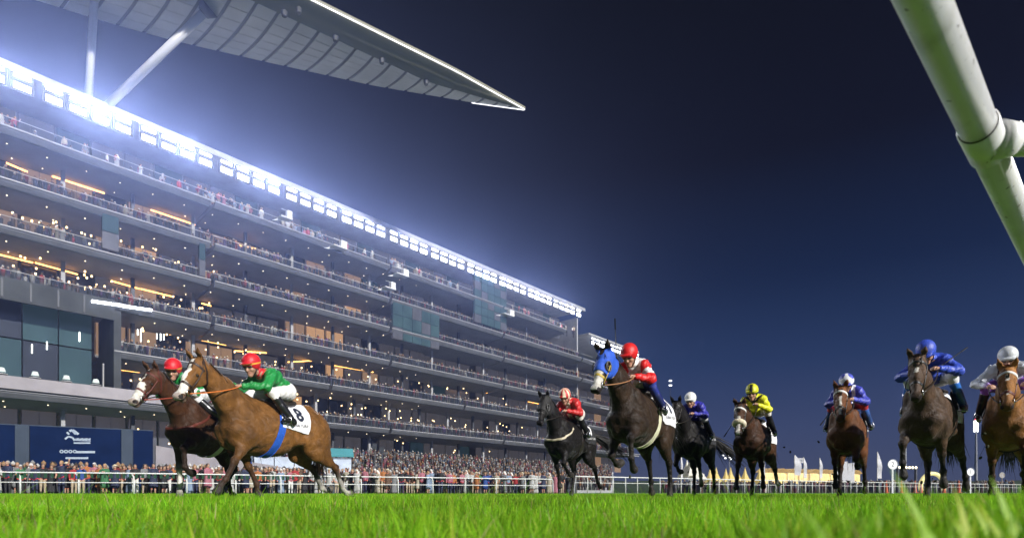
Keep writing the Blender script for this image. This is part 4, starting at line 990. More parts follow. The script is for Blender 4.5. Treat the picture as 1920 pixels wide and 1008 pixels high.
# ------------------------------------------------------------------ spectators
def person_mat():
    m = bpy.data.materials.new('spectator'); m.use_nodes = True; n, l = m.node_tree.nodes, m.node_tree.links; b = n['Principled BSDF']; b.inputs['Roughness'].default_value = .75
    a = n.new('ShaderNodeAttribute'); a.attribute_name = 'Col'; k = n.new('ShaderNodeAttribute'); k.attribute_name = 'Mask'; oi = n.new('ShaderNodeObjectInfo')
    mx = n.new('ShaderNodeMix'); mx.data_type = 'RGBA'; l.new(k.outputs['Fac'], mx.inputs['Factor']); l.new(a.outputs['Color'], mx.inputs['A']); l.new(oi.outputs['Color'], mx.inputs['B']); l.new(mx.outputs['Result'], b.inputs['Base Color'])
    return m
PM = person_mat()
KEY = (9.0, 0, 0)                          # marks the garment that takes the person's own colour
def person_mesh(kind, hair, bottom, pose):
    b = Blob(.024); sk = (.36, .21, .14); up = KEY
    low = KEY if kind in ('robe', 'dress') else bottom
    for s in (-1, 1):
        if kind in ('robe', 'dress'): b.cone((0, s*.05, 1.0), (0, s*.09, .18 if kind == 'robe' else .5), .13, .15, .08, low)
        else: b.cone((0, s*.085, .92), (.01, s*.10, .48), .095, .065, .03, low); b.cone((.01, s*.10, .48), (-.01, s*.10, .10), .065, .048, .03, low)
        if kind == 'dress': b.cone((0, s*.08, .55), (-.01, s*.09, .10), .06, .042, .02, sk)
        b.cone((-.02, s*.10, .04), (.12, s*.11, .035), .045, .04, .02, (.03, .025, .02))
        sh = (0, s*.185, 1.40)
        if pose == 'phone' and s > 0: e, h = (.22, .22, 1.28), (.30, .08, 1.56)
        elif pose == 'raised' and s > 0: e, h = (.10, .40, 1.52), (.16, .50, 1.80)
        elif pose == 'clap': e, h = (.12, s*.26, 1.16), (.32, s*.04, 1.28)
        elif pose == 'folded': e, h = (.08, s*.26, 1.14), (.22, -s*.06, 1.16)
        else: e, h = (-.02, s*.25, 1.13), (.06, s*.25, .88)
        b.cone(sh, e, .062, .05, .03, up); b.cone(e, [e[i]*.15+h[i]*.85 for i in range(3)], .05, .038, .02, up if kind != 'tee' else sk); b.ell(h, (.05, .04, .06), .02, sk)
    b.cone((0, 0, .98), (0, 0, 1.34), .135, .155, .06, up, (YA, 1.25)); b.cone((0, .10, 1.40), (0, -.10, 1.40), .085, .085, .05, up)
    b.cone((0, 0, 1.44), (.01, 0, 1.55), .055, .055, .02, sk); b.ell((.02, 0, 1.63), (.098, .076, .118), .02, sk); b.cone((.11, 0, 1.63), (.125, 0, 1.60), .014, .016, .01, sk)
    if hair == 'scarf':
        b.ell((-.01, 0, 1.66), (.118, .10, .118), .02, (.66, .66, .64)); b.cone((-.08, .07, 1.60), (-.09, .13, 1.30), .05, .07, .04, (.66, .66, .64)); b.cone((-.08, -.07, 1.60), (-.09, -.13, 1.30), .05, .07, .04, (.66, .66, .64))
        b.cone((-.02, .07, 1.735), (-.02, -.07, 1.735), .03, .03, .01, (.02, .02, .02))
    elif hair == 'hat': b.ell((.0, 0, 1.73), (.20, .19, .022), .01, (.55, .48, .34)); b.ell((-.01, 0, 1.76), (.105, .095, .07), .02, (.55, .48, .34))
    elif hair == 'cap': b.ell((-.005, 0, 1.69), (.112, .088, .085), .02, (.50, .50, .50)); b.ell((.12, 0, 1.675), (.07, .06, .014), .01, (.5, .5, .5))
    else:
        hc = {'dark': (.018, .012, .010), 'fair': (.30, .19, .08), 'grey': (.32, .31, .30), 'long': (.03, .016, .010), 'longfair': (.34, .20, .07)}[hair]
        b.ell((-.018, 0, 1.675), (.108, .088, .10), .02, hc)
        if hair.startswith('long'): b.cone((-.07, 0, 1.62), (-.08, 0, 1.36), .08, .07, .04, hc, (YA, 1.2))
    V, Q = b.skin(); me = mesh_np('person', V, Q, True); c = b.colours(V, .006); k = np.clip((c[:, 0]-1.0)/6, 0, 1); set_col(me, np.clip(c, 0, .8)); 
    a = me.attributes.new('Mask', 'FLOAT', 'POINT'); a.data.foreach_set('value', (k > .3).astype(np.float32)); me.materials.append(PM); return me
PKIND = {'robe': 'robe', 'dress': 'dress', 'suit': 'jacket', 'tee': 'tee'}
HAIRW = {'scarf': 'white headscarf', 'hat': 'straw hat', 'cap': 'grey cap', 'dark': 'dark hair', 'fair': 'fair hair', 'grey': 'grey hair', 'long': 'long dark hair', 'longfair': 'long fair hair'}
POSEW = {'down': 'arms down', 'phone': 'holding up a phone hand', 'raised': 'one arm raised', 'clap': 'hands together', 'folded': 'arms folded'}
BOTW = {'navy': (.02, .025, .06), 'black': (.015, .015, .016), 'beige': (.36, .29, .20), 'white': (.6, .6, .58)}
COLW = {'white': (.66, .66, .64), 'cream': (.58, .52, .40), 'pale blue': (.30, .40, .56), 'navy': (.025, .035, .09), 'royal blue': (.03, .10, .40), 'black': (.016, .016, .018), 'red': (.46, .025, .03), 'pink': (.55, .20, .26), 'green': (.05, .22, .08), 'grey': (.26, .27, .28), 'brown': (.16, .085, .045), 'orange': (.55, .20, .05), 'purple': (.16, .05, .24)}
TPL = []
tr = np.random.default_rng(5)
for kind, hair, bot, pose in (('robe', 'scarf', 'white', 'down'), ('robe', 'scarf', 'white', 'clap'), ('suit', 'dark', 'navy', 'down'), ('suit', 'grey', 'black', 'folded'), ('suit', 'dark', 'beige', 'phone'), ('tee', 'cap', 'black', 'clap'), ('tee', 'fair', 'navy', 'raised'),
                              ('dress', 'long', 'black', 'folded'), ('dress', 'longfair', 'black', 'clap'), ('dress', 'hat', 'black', 'down'), ('suit', 'long', 'white', 'folded'), ('tee', 'dark', 'beige', 'down'), ('suit', 'hat', 'beige', 'clap'), ('robe', 'long', 'black', 'down')):
    TPL.append((person_mesh(kind, hair, BOTW[bot], pose), kind, hair, bot, pose))
USED = {}
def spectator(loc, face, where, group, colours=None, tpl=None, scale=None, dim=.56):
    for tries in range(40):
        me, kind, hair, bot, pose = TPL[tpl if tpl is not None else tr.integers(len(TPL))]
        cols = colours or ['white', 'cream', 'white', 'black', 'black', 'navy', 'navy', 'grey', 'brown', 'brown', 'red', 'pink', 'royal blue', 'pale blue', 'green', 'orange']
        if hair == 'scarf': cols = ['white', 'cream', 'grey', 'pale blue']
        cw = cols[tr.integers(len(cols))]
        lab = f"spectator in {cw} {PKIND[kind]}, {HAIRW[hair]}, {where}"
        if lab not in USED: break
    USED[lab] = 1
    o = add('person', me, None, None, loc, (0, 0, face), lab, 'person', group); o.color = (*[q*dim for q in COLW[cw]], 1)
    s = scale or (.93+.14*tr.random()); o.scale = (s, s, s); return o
# at the rail
nrail = 0
x = -12.0
FY = lambda x: float(np.interp(x, [p[0] for p in FEN], [p[1] for p in FEN]))
def zone(x): return ('below the navy hoarding' if x < 285 else 'behind the green jockeys' if x < 420 else 'under the chestnut horse' if x < 640 else 'right of the chestnut\'s hooves' if x < 800 else 'in the middle' if x < 930 else 'left of the striped jockey')
while x < 1060:
    Y = FY(x)+.9+1.6*tr.random()
    X, YY = plan(x, Y); spectator((X, YY, 0), math.atan2(-YY, -X)+tr.normal()*.5, 'at the rail '+zone(x), 'spectators along the rail')
    nrail += 1; x += (6+15*tr.random()**1.3)*(31/Y)
# top terrace
def on_stand(t, back, z): p = ST0+U*t+NB*back; return (p.x, p.y, z)
SF = SRZ-math.pi/2
clusters = [(8, 3), (28, 3), (126, 1), (157, 2), (196, 1), (222, 3), (262, 2), (310, 3), (340, 4), (376, 4), (395, 5), (415, 4), (440, 5), (462, 5), (478, 4), (540, 5), (556, 4), (585, 5), (600, 4), (620, 2), (650, 3), (690, 3), (735, 5), (752, 4), (785, 5), (800, 4), (822, 3), (838, 3), (855, 2), (965, 3), (985, 4), (1035, 4), (1050, 4), (1064, 3)]
for x, n in clusters:
    for k in range(n):
        t = t_of(x+tr.normal()*6, .8)
        if t > T1-1: continue
        wz = 'at the far left of the top terrace' if x < 100 else 'on the top terrace beside the struts' if x < 190 else 'on the top terrace below the brightest lights' if x < 330 else 'on the top terrace, left middle' if x < 450 else 'on the top terrace, centre' if x < 640 else 'on the top terrace, right of centre' if x < 800 else 'on the far top terrace by the tower' if x < 900 else 'at the far end of the top terrace'
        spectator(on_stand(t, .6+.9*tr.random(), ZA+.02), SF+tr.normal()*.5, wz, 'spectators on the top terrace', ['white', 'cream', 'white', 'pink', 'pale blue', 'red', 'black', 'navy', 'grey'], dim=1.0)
nper = nrail+sum(n for _, n in clusters)
# the first balconies, nearest the camera
lev = [('second', ZB), ('third', ZC), ('fourth', ZD), ('fifth', ZE), ('lowest', ZF)]
need = 296-nper
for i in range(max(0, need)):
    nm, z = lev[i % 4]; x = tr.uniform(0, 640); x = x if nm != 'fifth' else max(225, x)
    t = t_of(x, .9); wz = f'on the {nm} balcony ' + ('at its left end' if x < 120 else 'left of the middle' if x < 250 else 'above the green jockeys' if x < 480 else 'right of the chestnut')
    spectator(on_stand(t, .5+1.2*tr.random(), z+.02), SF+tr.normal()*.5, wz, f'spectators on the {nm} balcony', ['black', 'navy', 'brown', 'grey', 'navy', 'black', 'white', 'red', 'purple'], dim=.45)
# the rest: one mass of small figures
def crowd(name, pos, sc, cols, label=None):
    n = len(pos); ring = 6; V, Fq = [], []
    prof = [(.0, .20), (.55, .17), (1.02, .20), (1.36, .24), (1.46, .10)]
    for z, r in prof:
        for j in range(ring): an = 2*math.pi*j/ring; V.append((r*.75*math.cos(an), r*math.sin(an), z))
    for i in range(len(prof)-1):
        for j in range(ring): a = i*ring; Fq += [(a+j, a+(j+1) % ring, a+ring+(j+1) % ring), (a+j, a+ring+(j+1) % ring, a+ring+j)]
    hb = len(V); V += [(0, 0, 1.46)]+[(.11*math.cos(q)*.9, .10*math.sin(q), 1.55) for q in np.linspace(0, 2*math.pi, 6, endpoint=False)]+[(.12*math.cos(q), .11*math.sin(q), 1.67) for q in np.linspace(0, 2*math.pi, 6, endpoint=False)]+[(0, 0, 1.80)]
    for j in range(6): a, b2 = hb+1+j, hb+1+(j+1) % 6; Fq += [(hb, b2, a), (a, b2, b2+6), (a, b2+6, a+6), (a+6, b2+6, hb+13)]
    V = np.array(V); Fq = np.array(Fq); m = len(V); rr = np.random.default_rng(3)
    an = rr.uniform(0, 2*math.pi, n); ca, sa = np.cos(an), np.sin(an); s = sc*(.9+.2*rr.random(n))
    W = np.stack([V[None, :, 0]*ca[:, None]-V[None, :, 1]*sa[:, None], V[None, :, 0]*sa[:, None]+V[None, :, 1]*ca[:, None], np.broadcast_to(V[None, :, 2], (n, m))], 2)*s[:, None, None]+np.asarray(pos)[:, None, :]
    C = np.empty((n, m, 3)); pal = np.array(cols); C[:] = pal[rr.integers(len(pal), size=n)][:, None]*(.7+.5*rr.random(n))[:, None, None]
    low = pal[rr.integers(len(pal), size=n)]*.5; C[:, :ring*2] = low[:, None]
    sk = np.array([(.24, .14, .09), (.15, .085, .05), (.30, .18, .12)])[rr.integers(3, size=n)]; C[:, hb:hb+7] = sk[:, None]
    hr = np.array([(.02, .015, .012), (.02, .015, .012), (.25, .15, .07), (.42, .42, .40), (.2, .2, .2)])[rr.integers(5, size=n)]; C[:, hb+7:] = hr[:, None]
    me = mesh_np(name, W.reshape(-1, 3), (Fq[None]+(np.arange(n)*m)[:, None, None]).reshape(-1, 3), True); set_col(me, C.reshape(-1, 3))
    return add(name, me, mat('crowd_cloth', (1, 1, 1), .8, attr='Col'), kind='stuff')
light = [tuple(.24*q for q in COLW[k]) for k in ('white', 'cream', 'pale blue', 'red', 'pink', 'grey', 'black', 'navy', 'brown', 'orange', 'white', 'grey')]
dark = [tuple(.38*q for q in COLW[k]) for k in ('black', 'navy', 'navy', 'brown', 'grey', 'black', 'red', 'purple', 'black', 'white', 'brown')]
# sloping terraces in front of the stand
tm = MB(); pos = []
for k in range(9):
    b0, b1 = -16+k*1.75, -16+(k+1)*1.75; z = .5+k*.55; x0 = t_of(455, b0); x1 = t_of(1150, b0)
    p = [ST0+U*x0+NB*b0, ST0+U*x1+NB*b0, ST0+U*x1+NB*b1, ST0+U*x0+NB*b1]
    tm.prism([Vector((q.x, q.y, 0)) for q in p], (0, 0, z))
    for row in range(2):
        for t in np.arange(x0+.4, x1, .62):
            if tr.random() < .80: q = ST0+U*(t+tr.normal()*.12)+NB*(b0+.45+row*.85+tr.normal()*.1); pos.append((q.x, q.y, z))
tm.build('viewing_terrace', CONC, None, kind='structure')
for k in range(900):                       # on the lawn behind the rail
    x = tr.uniform(300, 1080); Y = FY(x)+2.6+ (14*tr.random() if x > 560 else 5*tr.random()); X, YY = plan(x, Y); pos.append((X, YY, 0))
for k in range(60): x = tr.uniform(-20, 300); X, YY = plan(x, FY(x)+2.2+1.2*tr.random()); pos.append((X, YY, 0))
crowd('crowd', pos, 1.0, light)
pos = []
for nm, z in lev:
    t = t_of(0) if nm != 'fifth' else t_of(225)
    if nm == 'lowest': t = t_of(330)
    while t < T1-2:
        t += .34+.5*tr.random()+ (1.6 if tr.random() < .03 else 0)
        for r in range(3):
            if tr.random() < .8: p = ST0+U*t+NB*(.6+r*.9+.4*tr.random()); pos.append((p.x, p.y, z+.02+r*.02))
for t in np.arange(T1+3, T1+25, .6):
    for z in (25.9, 20.7, 15.5, 10.0): p = ST0+U*t+NB*.8; pos.append((p.x, p.y, z))
t = 0
while t < T1-2:
    t += .5+2.2*tr.random(); p = ST0+U*t+NB*(1.8+tr.random()); pos.append((p.x, p.y, ZA+.02))
crowd('balcony_crowd', pos, 1.0, dark)
# phones and lamps among the crowd: small lit points
# ------------------------------------------------------------------ hoarding, barrier wall, marquee behind the rail
def hoarding():
    a, b = Vector((*plan(-330, 29.9+1.2), 0)), Vector((*plan(287, 37.9), 0)); a = b+(Vector((*plan(0, 34.2), 0))-b)*1.7
    d = (b-a).normalized(); L = (b-a).length; rz = math.atan2(d.y, d.x); at = lambda x: ((x-960)/F)
    o = empty('hoarding', a, rz, 'navy sponsor hoarding with grey posts and pale lettering behind the rail', 'hoarding')
    def s(x): k = (x-960)/F; return (k*a.y-a.x)/(d.x-k*d.y)
    nv, gr = mat('hoarding_navy', (.004, .012, .046), .85, noise=.15, nscale=1.5, spec=.04), mat('hoarding_grey', (.05, .065, .09), .85, noise=.1, nscale=2, spec=.05)
    H = 4.05
    for x0, x1, m, nm, y in ((-200, 30, nv, 'panel', 0), (30, 57, gr, 'post', -.12), (57, 228, nv, 'panel', 0), (228, 250, gr, 'post', -.12), (250, 287, nv, 'panel', 0)):
        MB().box(((s(x0)+s(x1))/2, y, H/2), (s(x1)-s(x0)-.02, .35, H)).build(nm, m, o)
    MB().box(((0+L)/2, .1, H+.03), (L, .5, .06)).build('top_cap', gr, o)
    pr = mat('hoarding_print', (.30, .36, .44), .6); pz = lambda y, x: CH+(HZ-y)/F*(a.y+d.y*s(x))
    q = MB()                               # emblem: a running horse's head and neck made of a few strokes
    def blade(pts, w):
        for (x0, y0), (x1, y1) in zip(pts, pts[1:]):
            P0, P1 = Vector((s(x0), -.182, pz(y0, x0))), Vector((s(x1), -.182, pz(y1, x1))); t = (P1-P0).normalized(); n = Vector((-t.z, 0, t.x))*w; q.quad(P0-n, P1-n, P1+n, P0+n)
    blade([(123, 823), (129, 818), (137, 820), (141, 826)], .05); blade([(127, 813), (130, 811)], .09); blade([(131, 808), (137, 806), (143, 810), (148, 814)], .07); blade([(137, 808), (143, 814)], .05)
    q.build('emblem', pr, o)
    q = MB()
    for k in range(15): x = 141+k*2.0; blade([(x, 824.5+(k % 3)*.5), (x+1.1, 822.0-(k % 4)*.4)], .022)
    blade([(140, 825), (171, 826.5)], .02)
    for k in range(16): x = 140+k*1.95; blade([(x, 831.5), (x+.2, 828.8)], .028)
    for k in range(14): x = 145+k*2.5; blade([(x, 849), (x+.3, 845)], .035)
    for k in range(17): x = 125+k*2.5; blade([(x, 860), (x+.3, 856.5)], .035)
    q = q.build('lettering', pr, o); q['kind'] = 'stuff'
    for k in range(4):
        x = 116.5+k*8.2; c = Vector((s(x), -.182, pz(846, x))); q = MB(); q.tube([c, c+Vector((0, -.004, 0))], .105, 14); q.build('icon', pr, o)
        q = MB(); q.tube([c+Vector((0, -.006, 0)), c+Vector((0, -.008, 0))], .05, 10); q.build('icon_mark', nv, o)
hoarding()
b0, b1 = Vector((*plan(292, 40.0), 0)), Vector((*plan(560, 52), 0)); d = b1-b0
o = add('barrier_wall', MB().prism([b0, b1, b1+Vector((0, 0, 2.1)), b0+Vector((0, 0, 3.3))], (-.3, .4, 0)).mesh('barrier_wall'), mat('pale_concrete', (.27, .25, .27), .7), label='pale grey concrete ramp wall behind the rail between the two leading horses', cat='wall')
m0 = px(476, 876, 62)
mq = empty('marquee', (m0.x, m0.y, 0), SRZ*.4, 'pale lit marquee with a turquoise roof edge below the chestnut horse', 'marquee')
lit = mat('marquee_lit', (.30, .34, .42), .6, emit=.14, ecol=(.75, .85, 1), noise=.3, nscale=1.2)
for k in range(5): MB().box((1.0+k*2.0, 0, 1.9+.7), (1.9, .12, 2.6)).build('wall_panel', lit, mq)
MB().box((5, 1.5, .65), (10.4, 3.4, 1.3)).build('platform', CONC, mq)
MB().prism([(6.4, -.5, 4.0), (10.2, -.5, 4.0), (10.2, 1.2, 4.9), (6.4, 1.2, 4.9)], (0, 0, .15)).build('roof', mat('turquoise_canvas', (.02, .16, .18), .6, emit=.04, ecol=(.1, .8, .9)), mq)
# dark poles with loudspeakers in front of the stand
for k, x in enumerate((703, 716)):
    p = px(x, 930, 60); o = empty('loudspeaker_pole', (p.x, p.y, 0), 0, ('thin dark loudspeaker pole above the crowd, left one of two', 'thin dark loudspeaker pole above the crowd, right one of two')[k], 'pole', 'loudspeaker poles')
    MB().tube([(0, 0, 0), (0, 0, 5.0-k*.4)], .06, 6).build('mast', DARK, o); MB().box((0, -.1, 4.8-k*.4), (.4, .3, .6)).build('loudspeaker', DARK, o)
# camera platforms hung on the balcony edges
for k, (x, z, w) in enumerate(((628, ZA-.4, 2.2), (745, ZA-1.2, 2.4), (722, ZB+1.2, 2.0), (945, ZA-1.6, 3.0), (528, ZA+.9, 1.6))):
    t = t_of(x); p = ST0+U*t-NB*.9; o = empty('camera_platform', (p.x, p.y, z), SRZ, ('white camera platform on the top balcony edge, left of centre', 'white camera platform below the middle of the top terrace', 'white camera platform on the second balcony edge', 'white boxy camera cabin on the far top balcony', 'white framed camera box on the top terrace edge')[k], 'camera platform', 'camera platforms on the balcony edges')
    wm = mat('platform_white', (.7, .7, .7), .5)
    MB().box((0, 0, 0), (w, 1.1, .12)).build('floor', wm, o); MB().box((w*.28, -.2, .55), (w*.4, .6, 1.0)).build('shield', wm, o)
    MB().tube([(-w/2, -.5, .9), (w/2, -.5, .9)], .03, 6).build('guard_rail', wm, o); MB().prism([(-w*.5, .5, -.1), (w*.1, .5, -.1), (-w*.9, .6, -.5)], (0, .1, 0)).build('bracket', wm, o)
# ------------------------------------------------------------------ far side of the course
def tower(x, ytop, Y, label, H=None, grp='floodlight towers beyond the course'):
    p = px(x, ytop, Y); o = empty('floodlight_tower', (p.x, p.y, 0), 0, label, 'light tower', grp); w = mat('mast_grey', (.28, .29, .31), .5)
    k = Y/200
    MB().tube([(0, 0, 0), (0, 0, p.z-3*k)], [.55*k, .28*k], 10).build('mast', w, o)
    fr = MB(); fr.box((0, .25*k, p.z-2.0*k), (1.7*k, .25*k, 4.2*k)); fr.build('head_frame', w, o)
    for i in range(2):
        for j in range(5): MB().box(((i-.5)*.78*k, -.0, p.z-3.6*k+j*.8*k), (.66*k, .3*k, .62*k)).build('lamp', LAMP, o)
    MB().tube([(0, 0, p.z+.1*k), (0, 0, p.z+.6*k)], .30*k, 8).build('warning_light', mat('red_beacon', (.5, .02, .02), .4, emit=2.0, ecol=(1, .05, .08)), o)
tower(1697, 739, 150, 'tall floodlight tower with a red beacon, left of the royal blue jockey\'s horse')
tower(1830, 787, 210, 'smaller floodlight tower with red beacon between the two rightmost horses')
o_ = px(1368, 843, 240); o = empty('light_cluster_mast', (o_.x, o_.y, 0), 0, 'distant mast with slanting strings of white lamps behind the yellow jockey\'s horse', 'light tower')
MB().tube([(0, .3, 0), (0, .3, o_.z)], .15, 6).build('mast', mat('mast_grey', (.28, .29, .31), .5), o)
for k, (x, y) in enumerate(((1352, 841), (1356, 838), (1359, 843), (1362, 848), (1356, 853), (1360, 858), (1365, 853), (1368, 856), (1370, 860))):
    p = px(x, y, 240); MB().box((p.x-o_.x, 0, p.z), (.55, .25, .5)).build('lamp', LAMP, o)
p = px(1257, 722, 300); o = empty('lamp_pair', (p.x, p.y, 0), 0, 'pair of small distant lamps on a mast right of the blue hooded horse', 'light tower')
MB().tube([(0, .3, 0), (0, .3, p.z+2)], .12, 6).build('mast', mat('mast_dark', (.03, .03, .035), .6), o)
for dz in (0, 2.4): MB().box((0, 0, p.z+dz), (1.4, .3, .6)).build('lamp', mat('lamp_soft', (1, 1, 1), .5, emit=2.5, ecol=(.9, .93, 1)), o)
# pagoda tents
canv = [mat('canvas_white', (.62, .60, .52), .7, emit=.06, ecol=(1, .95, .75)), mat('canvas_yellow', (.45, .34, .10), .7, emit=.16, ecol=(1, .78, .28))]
def tent(x, Y, w, h, wall, m, label, grp):
    p = px(x, 922, Y); o = empty('pagoda_tent', (p.x, p.y, 0), .3, label, 'tent', grp); q = MB(); r = w/2
    ring = lambda rr, z: [(rr, -rr, z), (rr, rr, z), (-rr, rr, z), (-rr, -rr, z)]
    prof = [(r, wall), (r*.62, wall+h*.22), (r*.30, wall+h*.52), (r*.10, wall+h*.85), (.03, wall+h)]
    for (r0, z0), (r1, z1) in zip(prof, prof[1:]):
        A_, B_ = ring(r0, z0), ring(r1, z1)
        for i in range(4): q.quad(A_[i], A_[(i+1) % 4], B_[(i+1) % 4], B_[i])
    q.build('canopy', m, o)
    for i in range(4): a = ring(r*.97, 0)[i]; MB().tube([a, (a[0], a[1], wall)], .06*w/4, 6).build('pole', canv[0], o)
    q = MB(); A_, B_ = ring(r*1.01, wall-.35), ring(r*1.01, wall+.02)
    for i in range(4): q.quad(A_[i], A_[(i+1) % 4], B_[(i+1) % 4], B_[i])
    q.build('valance', m, o)
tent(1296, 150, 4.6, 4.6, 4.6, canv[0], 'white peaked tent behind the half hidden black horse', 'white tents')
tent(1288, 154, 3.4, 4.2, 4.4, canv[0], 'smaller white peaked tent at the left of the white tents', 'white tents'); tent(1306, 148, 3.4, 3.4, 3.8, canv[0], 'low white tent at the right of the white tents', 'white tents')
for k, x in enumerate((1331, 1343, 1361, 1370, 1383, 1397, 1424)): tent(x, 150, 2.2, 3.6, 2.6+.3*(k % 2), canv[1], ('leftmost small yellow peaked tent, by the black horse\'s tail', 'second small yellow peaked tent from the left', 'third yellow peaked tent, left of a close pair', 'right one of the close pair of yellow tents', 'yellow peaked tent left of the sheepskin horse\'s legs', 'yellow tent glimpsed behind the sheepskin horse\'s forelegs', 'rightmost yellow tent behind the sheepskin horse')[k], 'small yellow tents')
# lit hospitality pavilion
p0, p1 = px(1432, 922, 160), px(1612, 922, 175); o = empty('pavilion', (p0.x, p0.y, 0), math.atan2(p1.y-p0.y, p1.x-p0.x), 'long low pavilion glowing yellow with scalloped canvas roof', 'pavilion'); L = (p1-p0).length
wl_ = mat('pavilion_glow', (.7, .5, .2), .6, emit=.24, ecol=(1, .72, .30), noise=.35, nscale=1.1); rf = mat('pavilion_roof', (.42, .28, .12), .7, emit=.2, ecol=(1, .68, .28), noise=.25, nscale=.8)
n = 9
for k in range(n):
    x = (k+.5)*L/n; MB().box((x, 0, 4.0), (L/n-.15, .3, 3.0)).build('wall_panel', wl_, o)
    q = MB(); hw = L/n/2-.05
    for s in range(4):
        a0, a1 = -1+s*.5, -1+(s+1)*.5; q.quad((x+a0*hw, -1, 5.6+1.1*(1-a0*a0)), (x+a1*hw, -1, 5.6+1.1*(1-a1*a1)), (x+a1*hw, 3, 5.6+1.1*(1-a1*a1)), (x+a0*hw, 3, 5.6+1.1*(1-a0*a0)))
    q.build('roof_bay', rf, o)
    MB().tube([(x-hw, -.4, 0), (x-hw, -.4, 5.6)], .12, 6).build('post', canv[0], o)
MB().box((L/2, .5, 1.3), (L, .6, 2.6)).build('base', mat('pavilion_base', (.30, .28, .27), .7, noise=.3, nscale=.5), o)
p = px(1640, 880, 165)
# feather flags and pylons
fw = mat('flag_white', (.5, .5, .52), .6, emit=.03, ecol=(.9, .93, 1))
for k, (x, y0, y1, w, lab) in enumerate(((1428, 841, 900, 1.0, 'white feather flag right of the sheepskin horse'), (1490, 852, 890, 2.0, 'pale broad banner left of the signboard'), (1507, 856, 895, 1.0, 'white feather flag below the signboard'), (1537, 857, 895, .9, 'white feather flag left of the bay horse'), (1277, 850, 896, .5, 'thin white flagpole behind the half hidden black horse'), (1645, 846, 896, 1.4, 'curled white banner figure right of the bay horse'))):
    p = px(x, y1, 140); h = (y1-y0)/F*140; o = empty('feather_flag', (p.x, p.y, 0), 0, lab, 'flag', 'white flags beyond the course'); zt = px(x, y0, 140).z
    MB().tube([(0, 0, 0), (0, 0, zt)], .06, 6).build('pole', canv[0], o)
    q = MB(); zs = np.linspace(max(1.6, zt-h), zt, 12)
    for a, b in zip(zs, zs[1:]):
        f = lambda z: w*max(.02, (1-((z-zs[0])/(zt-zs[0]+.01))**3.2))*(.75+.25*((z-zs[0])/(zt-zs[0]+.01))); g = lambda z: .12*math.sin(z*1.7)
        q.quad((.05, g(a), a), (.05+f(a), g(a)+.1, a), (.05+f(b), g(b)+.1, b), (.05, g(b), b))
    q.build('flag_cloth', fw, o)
for k, (x0, x1, y) in enumerate(((1564, 1571, 862), (1573, 1581, 868), (1583, 1593, 864), (1594, 1603, 867), (1605, 1610, 866))):
    a, b = px(x0, y, 130), px(x1, y, 130); o = empty('display_board', ((a.x+b.x)/2, 130+k*.4, 0), 0, ('tall narrow white board left of the bay horse\'s forelegs', 'white board behind the bay horse\'s left foreleg', 'broad white board between the bay horse\'s legs', 'white board between the bay horse\'s right legs', 'narrow white board right of the bay horse')[k], 'board', 'white boards beyond the course')
    MB().box((0, 0, a.z/2+.5), (b.x-a.x, .15, a.z-1.0)).build('face', fw, o); MB().box((0, .1, a.z/2), (.12, .1, a.z)).build('leg', canv[0], o)
a, b = px(1489, 858, 150), px(1508, 867, 150); o = empty('signboard', ((a.x+b.x)/2, 150, 0), 0, 'small white signboard on a post above the pavilion', 'sign')
MB().box((0, 0, (a.z+b.z)/2), (b.x-a.x, .15, a.z-b.z)).build('face', fw, o); MB().tube([(0, .12, 0), (0, .12, a.z)], .08, 6).build('post', DARK, o)
q = MB(); 
for k in range(6): q.box((-.95+k*.38, -.085, (a.z+b.z)/2+.05*(k % 2)), (.20, .02, .5))
q.build('lettering', mat('sign_grey', (.25, .27, .30), .7), o)
# furlong discs
for x, y, r_, Y, t, lab in ((1674, 870, 9.2, 70, '2', 'white round distance marker with a 2, left of the royal blue jockey\'s horse'), (1820, 884, 7.2, 90, '1', 'white round distance marker between the two rightmost horses'), (1879, 890, 5.2, 110, None, 'small dull round distance marker at the far right')):
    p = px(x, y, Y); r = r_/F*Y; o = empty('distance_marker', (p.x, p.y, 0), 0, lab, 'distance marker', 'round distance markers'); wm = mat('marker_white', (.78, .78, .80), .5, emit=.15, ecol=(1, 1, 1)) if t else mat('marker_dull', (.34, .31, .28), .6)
    MB().tube([(0, .06, 0), (0, .06, p.z-r*.9)], r*.15, 10).build('post', wm, o); MB().tube([(0, 0, p.z), (0, .08, p.z)], r, 28).build('disc', wm, o)
    MB().tube([(r*math.cos(q_), -.01, p.z+r*math.sin(q_)) for q_ in np.linspace(0, 2*math.pi, 28, endpoint=False)], r*.07, 6, closed=True).build('rim', mat('marker_rim', (.45, .47, .50), .5), o)
    if t:
        me = text_mesh(t, r*1.35); add('numeral', me, mat('marker_ink', (.02, .02, .03), .6), o, loc=(0, -.012, p.z), rot=(R(90), 0, 0))
# starting gate like frame, cones and a low arch by the far rail
p = px(1700, 918, 110); o = empty('equipment_gantry', (p.x, p.y, 0), .2, 'low lit gantry frame on the far rail behind the lifted hoof', 'gantry')
for x in (-2.0, 2.0): MB().box((x, 0, 2.2), (.25, .4, 4.4)).build('leg', DARK, o)
MB().box((0, 0, 4.6), (4.4, .5, .4)).build('beam', DARK, o)
for k in range(6): MB().tube([(-1.8+k*.72, -.3, 4.75), (-1.8+k*.72, -.2, 4.75)], .2, 8).build('bulb', mat('bulb_warm', (1, .9, .6), .5, emit=3, ecol=(1, .85, .5)), o)
p = px(1748, 918, 112); o = empty('inflatable_arch', (p.x, p.y, 0), .1, 'pale yellow inflatable arch behind the royal blue jockey\'s horse', 'arch')
MB().tube([(2.4*math.cos(q_), 0, 1.2+2.5*math.sin(q_)) for q_ in np.linspace(-.3, math.pi+.3, 16)], .38, 10).build('tube', mat('arch_yellow', (.66, .58, .24), .5, emit=.3, ecol=(1, .9, .4)), o, True)
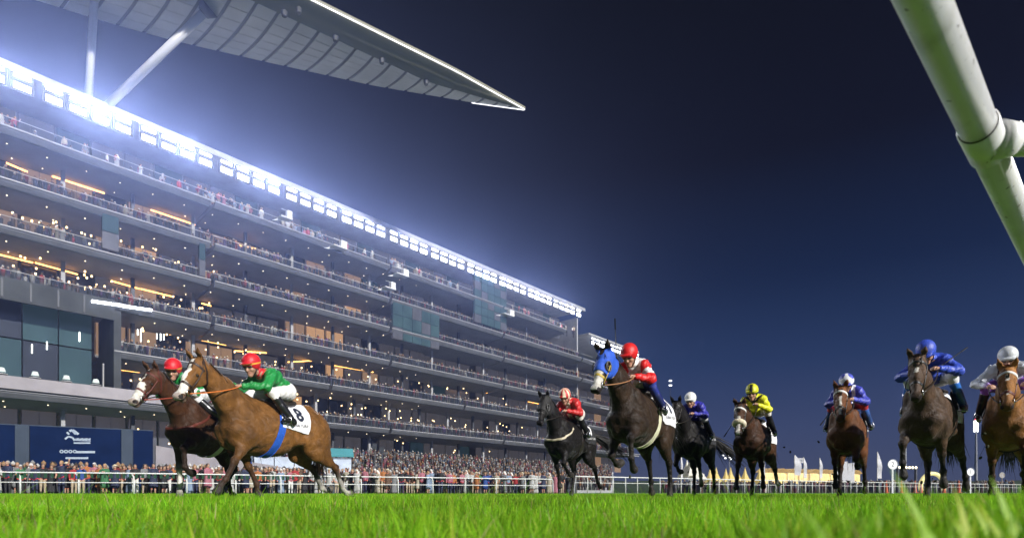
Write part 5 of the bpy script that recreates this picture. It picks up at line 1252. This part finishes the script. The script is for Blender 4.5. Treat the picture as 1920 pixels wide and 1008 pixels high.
for k, x in enumerate((1690, 1716, 1727, 1770, 1798, 1662)):
    p = px(x, 918, 108); o = add('traffic_cone', MB().tube([(0, 0, 0), (0, 0, .1), (0, 0, .1), (0, 0, 2.3)], [.5, .5, .3, .07], 10).mesh('traffic_cone'), mat('marker_orange', (.55, .12, .04), .6), loc=(p.x, p.y, 0), label=('orange marker cone left of the gantry', 'orange marker cone right of the gantry', 'orange marker cone left of the yellow arch', 'orange marker cone right of the yellow arch', 'orange marker cone left of the floodlight tower mast', 'orange marker cone left of the round marker 2')[k], cat='marker cone', group='orange marker cones by the far rail')
# hedge and dim ground line at the end of the course
pos = []
for k in range(700): x = tr.uniform(1240, 1900); X, YY = plan(x, tr.uniform(112, 145)); pos.append((X, YY, 0))
crowd('far_crowd', pos, 1.35, light)
hb = Blob(1.2)
for k in range(26): x = 1150+k*32; q = px(x, 922, 190); hb.ell((q.x, q.y, .8), (6.5, 2.5, 2.2+1.2*tr.random()), 1.5, (.02, .035, .015))
hb.wob = lambda p: .5*np.sin(p[:, 0]*1.9)*np.sin(p[:, 2]*2.3+p[:, 0]*.7)
add('hedge', hb.mesh('hedge'), mat('hedge_leaf', (1, 1, 1), .9, attr='Col', noise=.4, nscale=1.5, bump=.6, bscale=4), label='dark low hedge along the end of the course', cat='hedge')
# clods thrown up by the hooves
cm_ = mat('clod_soil', (.03, .035, .012), .9)
for k, (x, y, Y) in enumerate(((1470, 838, 11.4), (1482, 846, 11.2), (1535, 828, 10.2), (1846, 812, 8.0), (1852, 836, 7.9), (1838, 858, 8.1), (684, 872, 8.8), (676, 894, 8.9))):
    cb = Blob(.006); cb.ell((0, 0, 0), (.022, .018, .015), .01, None); cb.ell((.016, .008, .01), (.014, .012, .012), .012, None)
    add('turf_clod', cb.mesh('turf_clod'), cm_, loc=px(x, y, Y), rot=(k, k*2, k*3), label=('small clod of turf in the air behind the sheepskin horse', 'lower clod of turf in the air behind the sheepskin horse', 'small clod of turf left of the bay horse', 'upper clod of turf between the two rightmost horses', 'middle clod of turf between the two rightmost horses', 'lowest clod of turf between the two rightmost horses', 'small clod of turf behind the chestnut\'s hind hooves', 'lower clod of turf behind the chestnut\'s hind hooves')[k], cat='turf clod', group='clods of turf thrown up')

for k in range(28):
    hx_, hy_, Y, who = ((345, 925, 8.6, 'dark bay with the bald muzzle'), (640, 912, 9.2, 'chestnut number 8'), (1170, 908, 7.9, 'blue hooded horse'), (1290, 915, 12.0, 'half hidden black horse'), (1760, 905, 8.0, 'royal blue jockey\'s horse'), (1575, 912, 10.2, 'bay with white browband'), (1065, 912, 11.6, 'striped jockey\'s black horse'))[k % 7]
    p = px(hx_+tr.normal()*20, hy_-abs(tr.normal())*16, Y+.3*tr.normal()); p.z = max(.06, p.z); j = k//7
    o = add('turf_clod', bpy.data.objects['turf_clod'].data, None, loc=p, rot=(k, k*1.7, k*.6), label=('tiniest', 'second smallest', 'second largest', 'largest')[j]+' clod of turf flung low by the '+who, cat='turf clod', group='clods of turf beside the hooves'); s_ = .35+.22*j; o.scale = (s_, s_, s_)
# ------------------------------------------------------------------ the lit night air
hz = MB(); hz.box((0, 130, 28), (700, 400, 58)).build('haze', None, None, kind='stuff')
hm = bpy.data.materials.new('haze'); hm.use_nodes = True; n = hm.node_tree.nodes; n.remove(n['Principled BSDF'])
pv = n.new('ShaderNodeVolumePrincipled'); pv.inputs['Color'].default_value = (.40, .50, 1, 1); pv.inputs['Density'].default_value = HAZE; pv.inputs['Anisotropy'].default_value = .83
hm.node_tree.links.new(pv.outputs[0], n['Material Output'].inputs['Volume'])
bpy.data.objects['haze'].data.materials.append(hm)
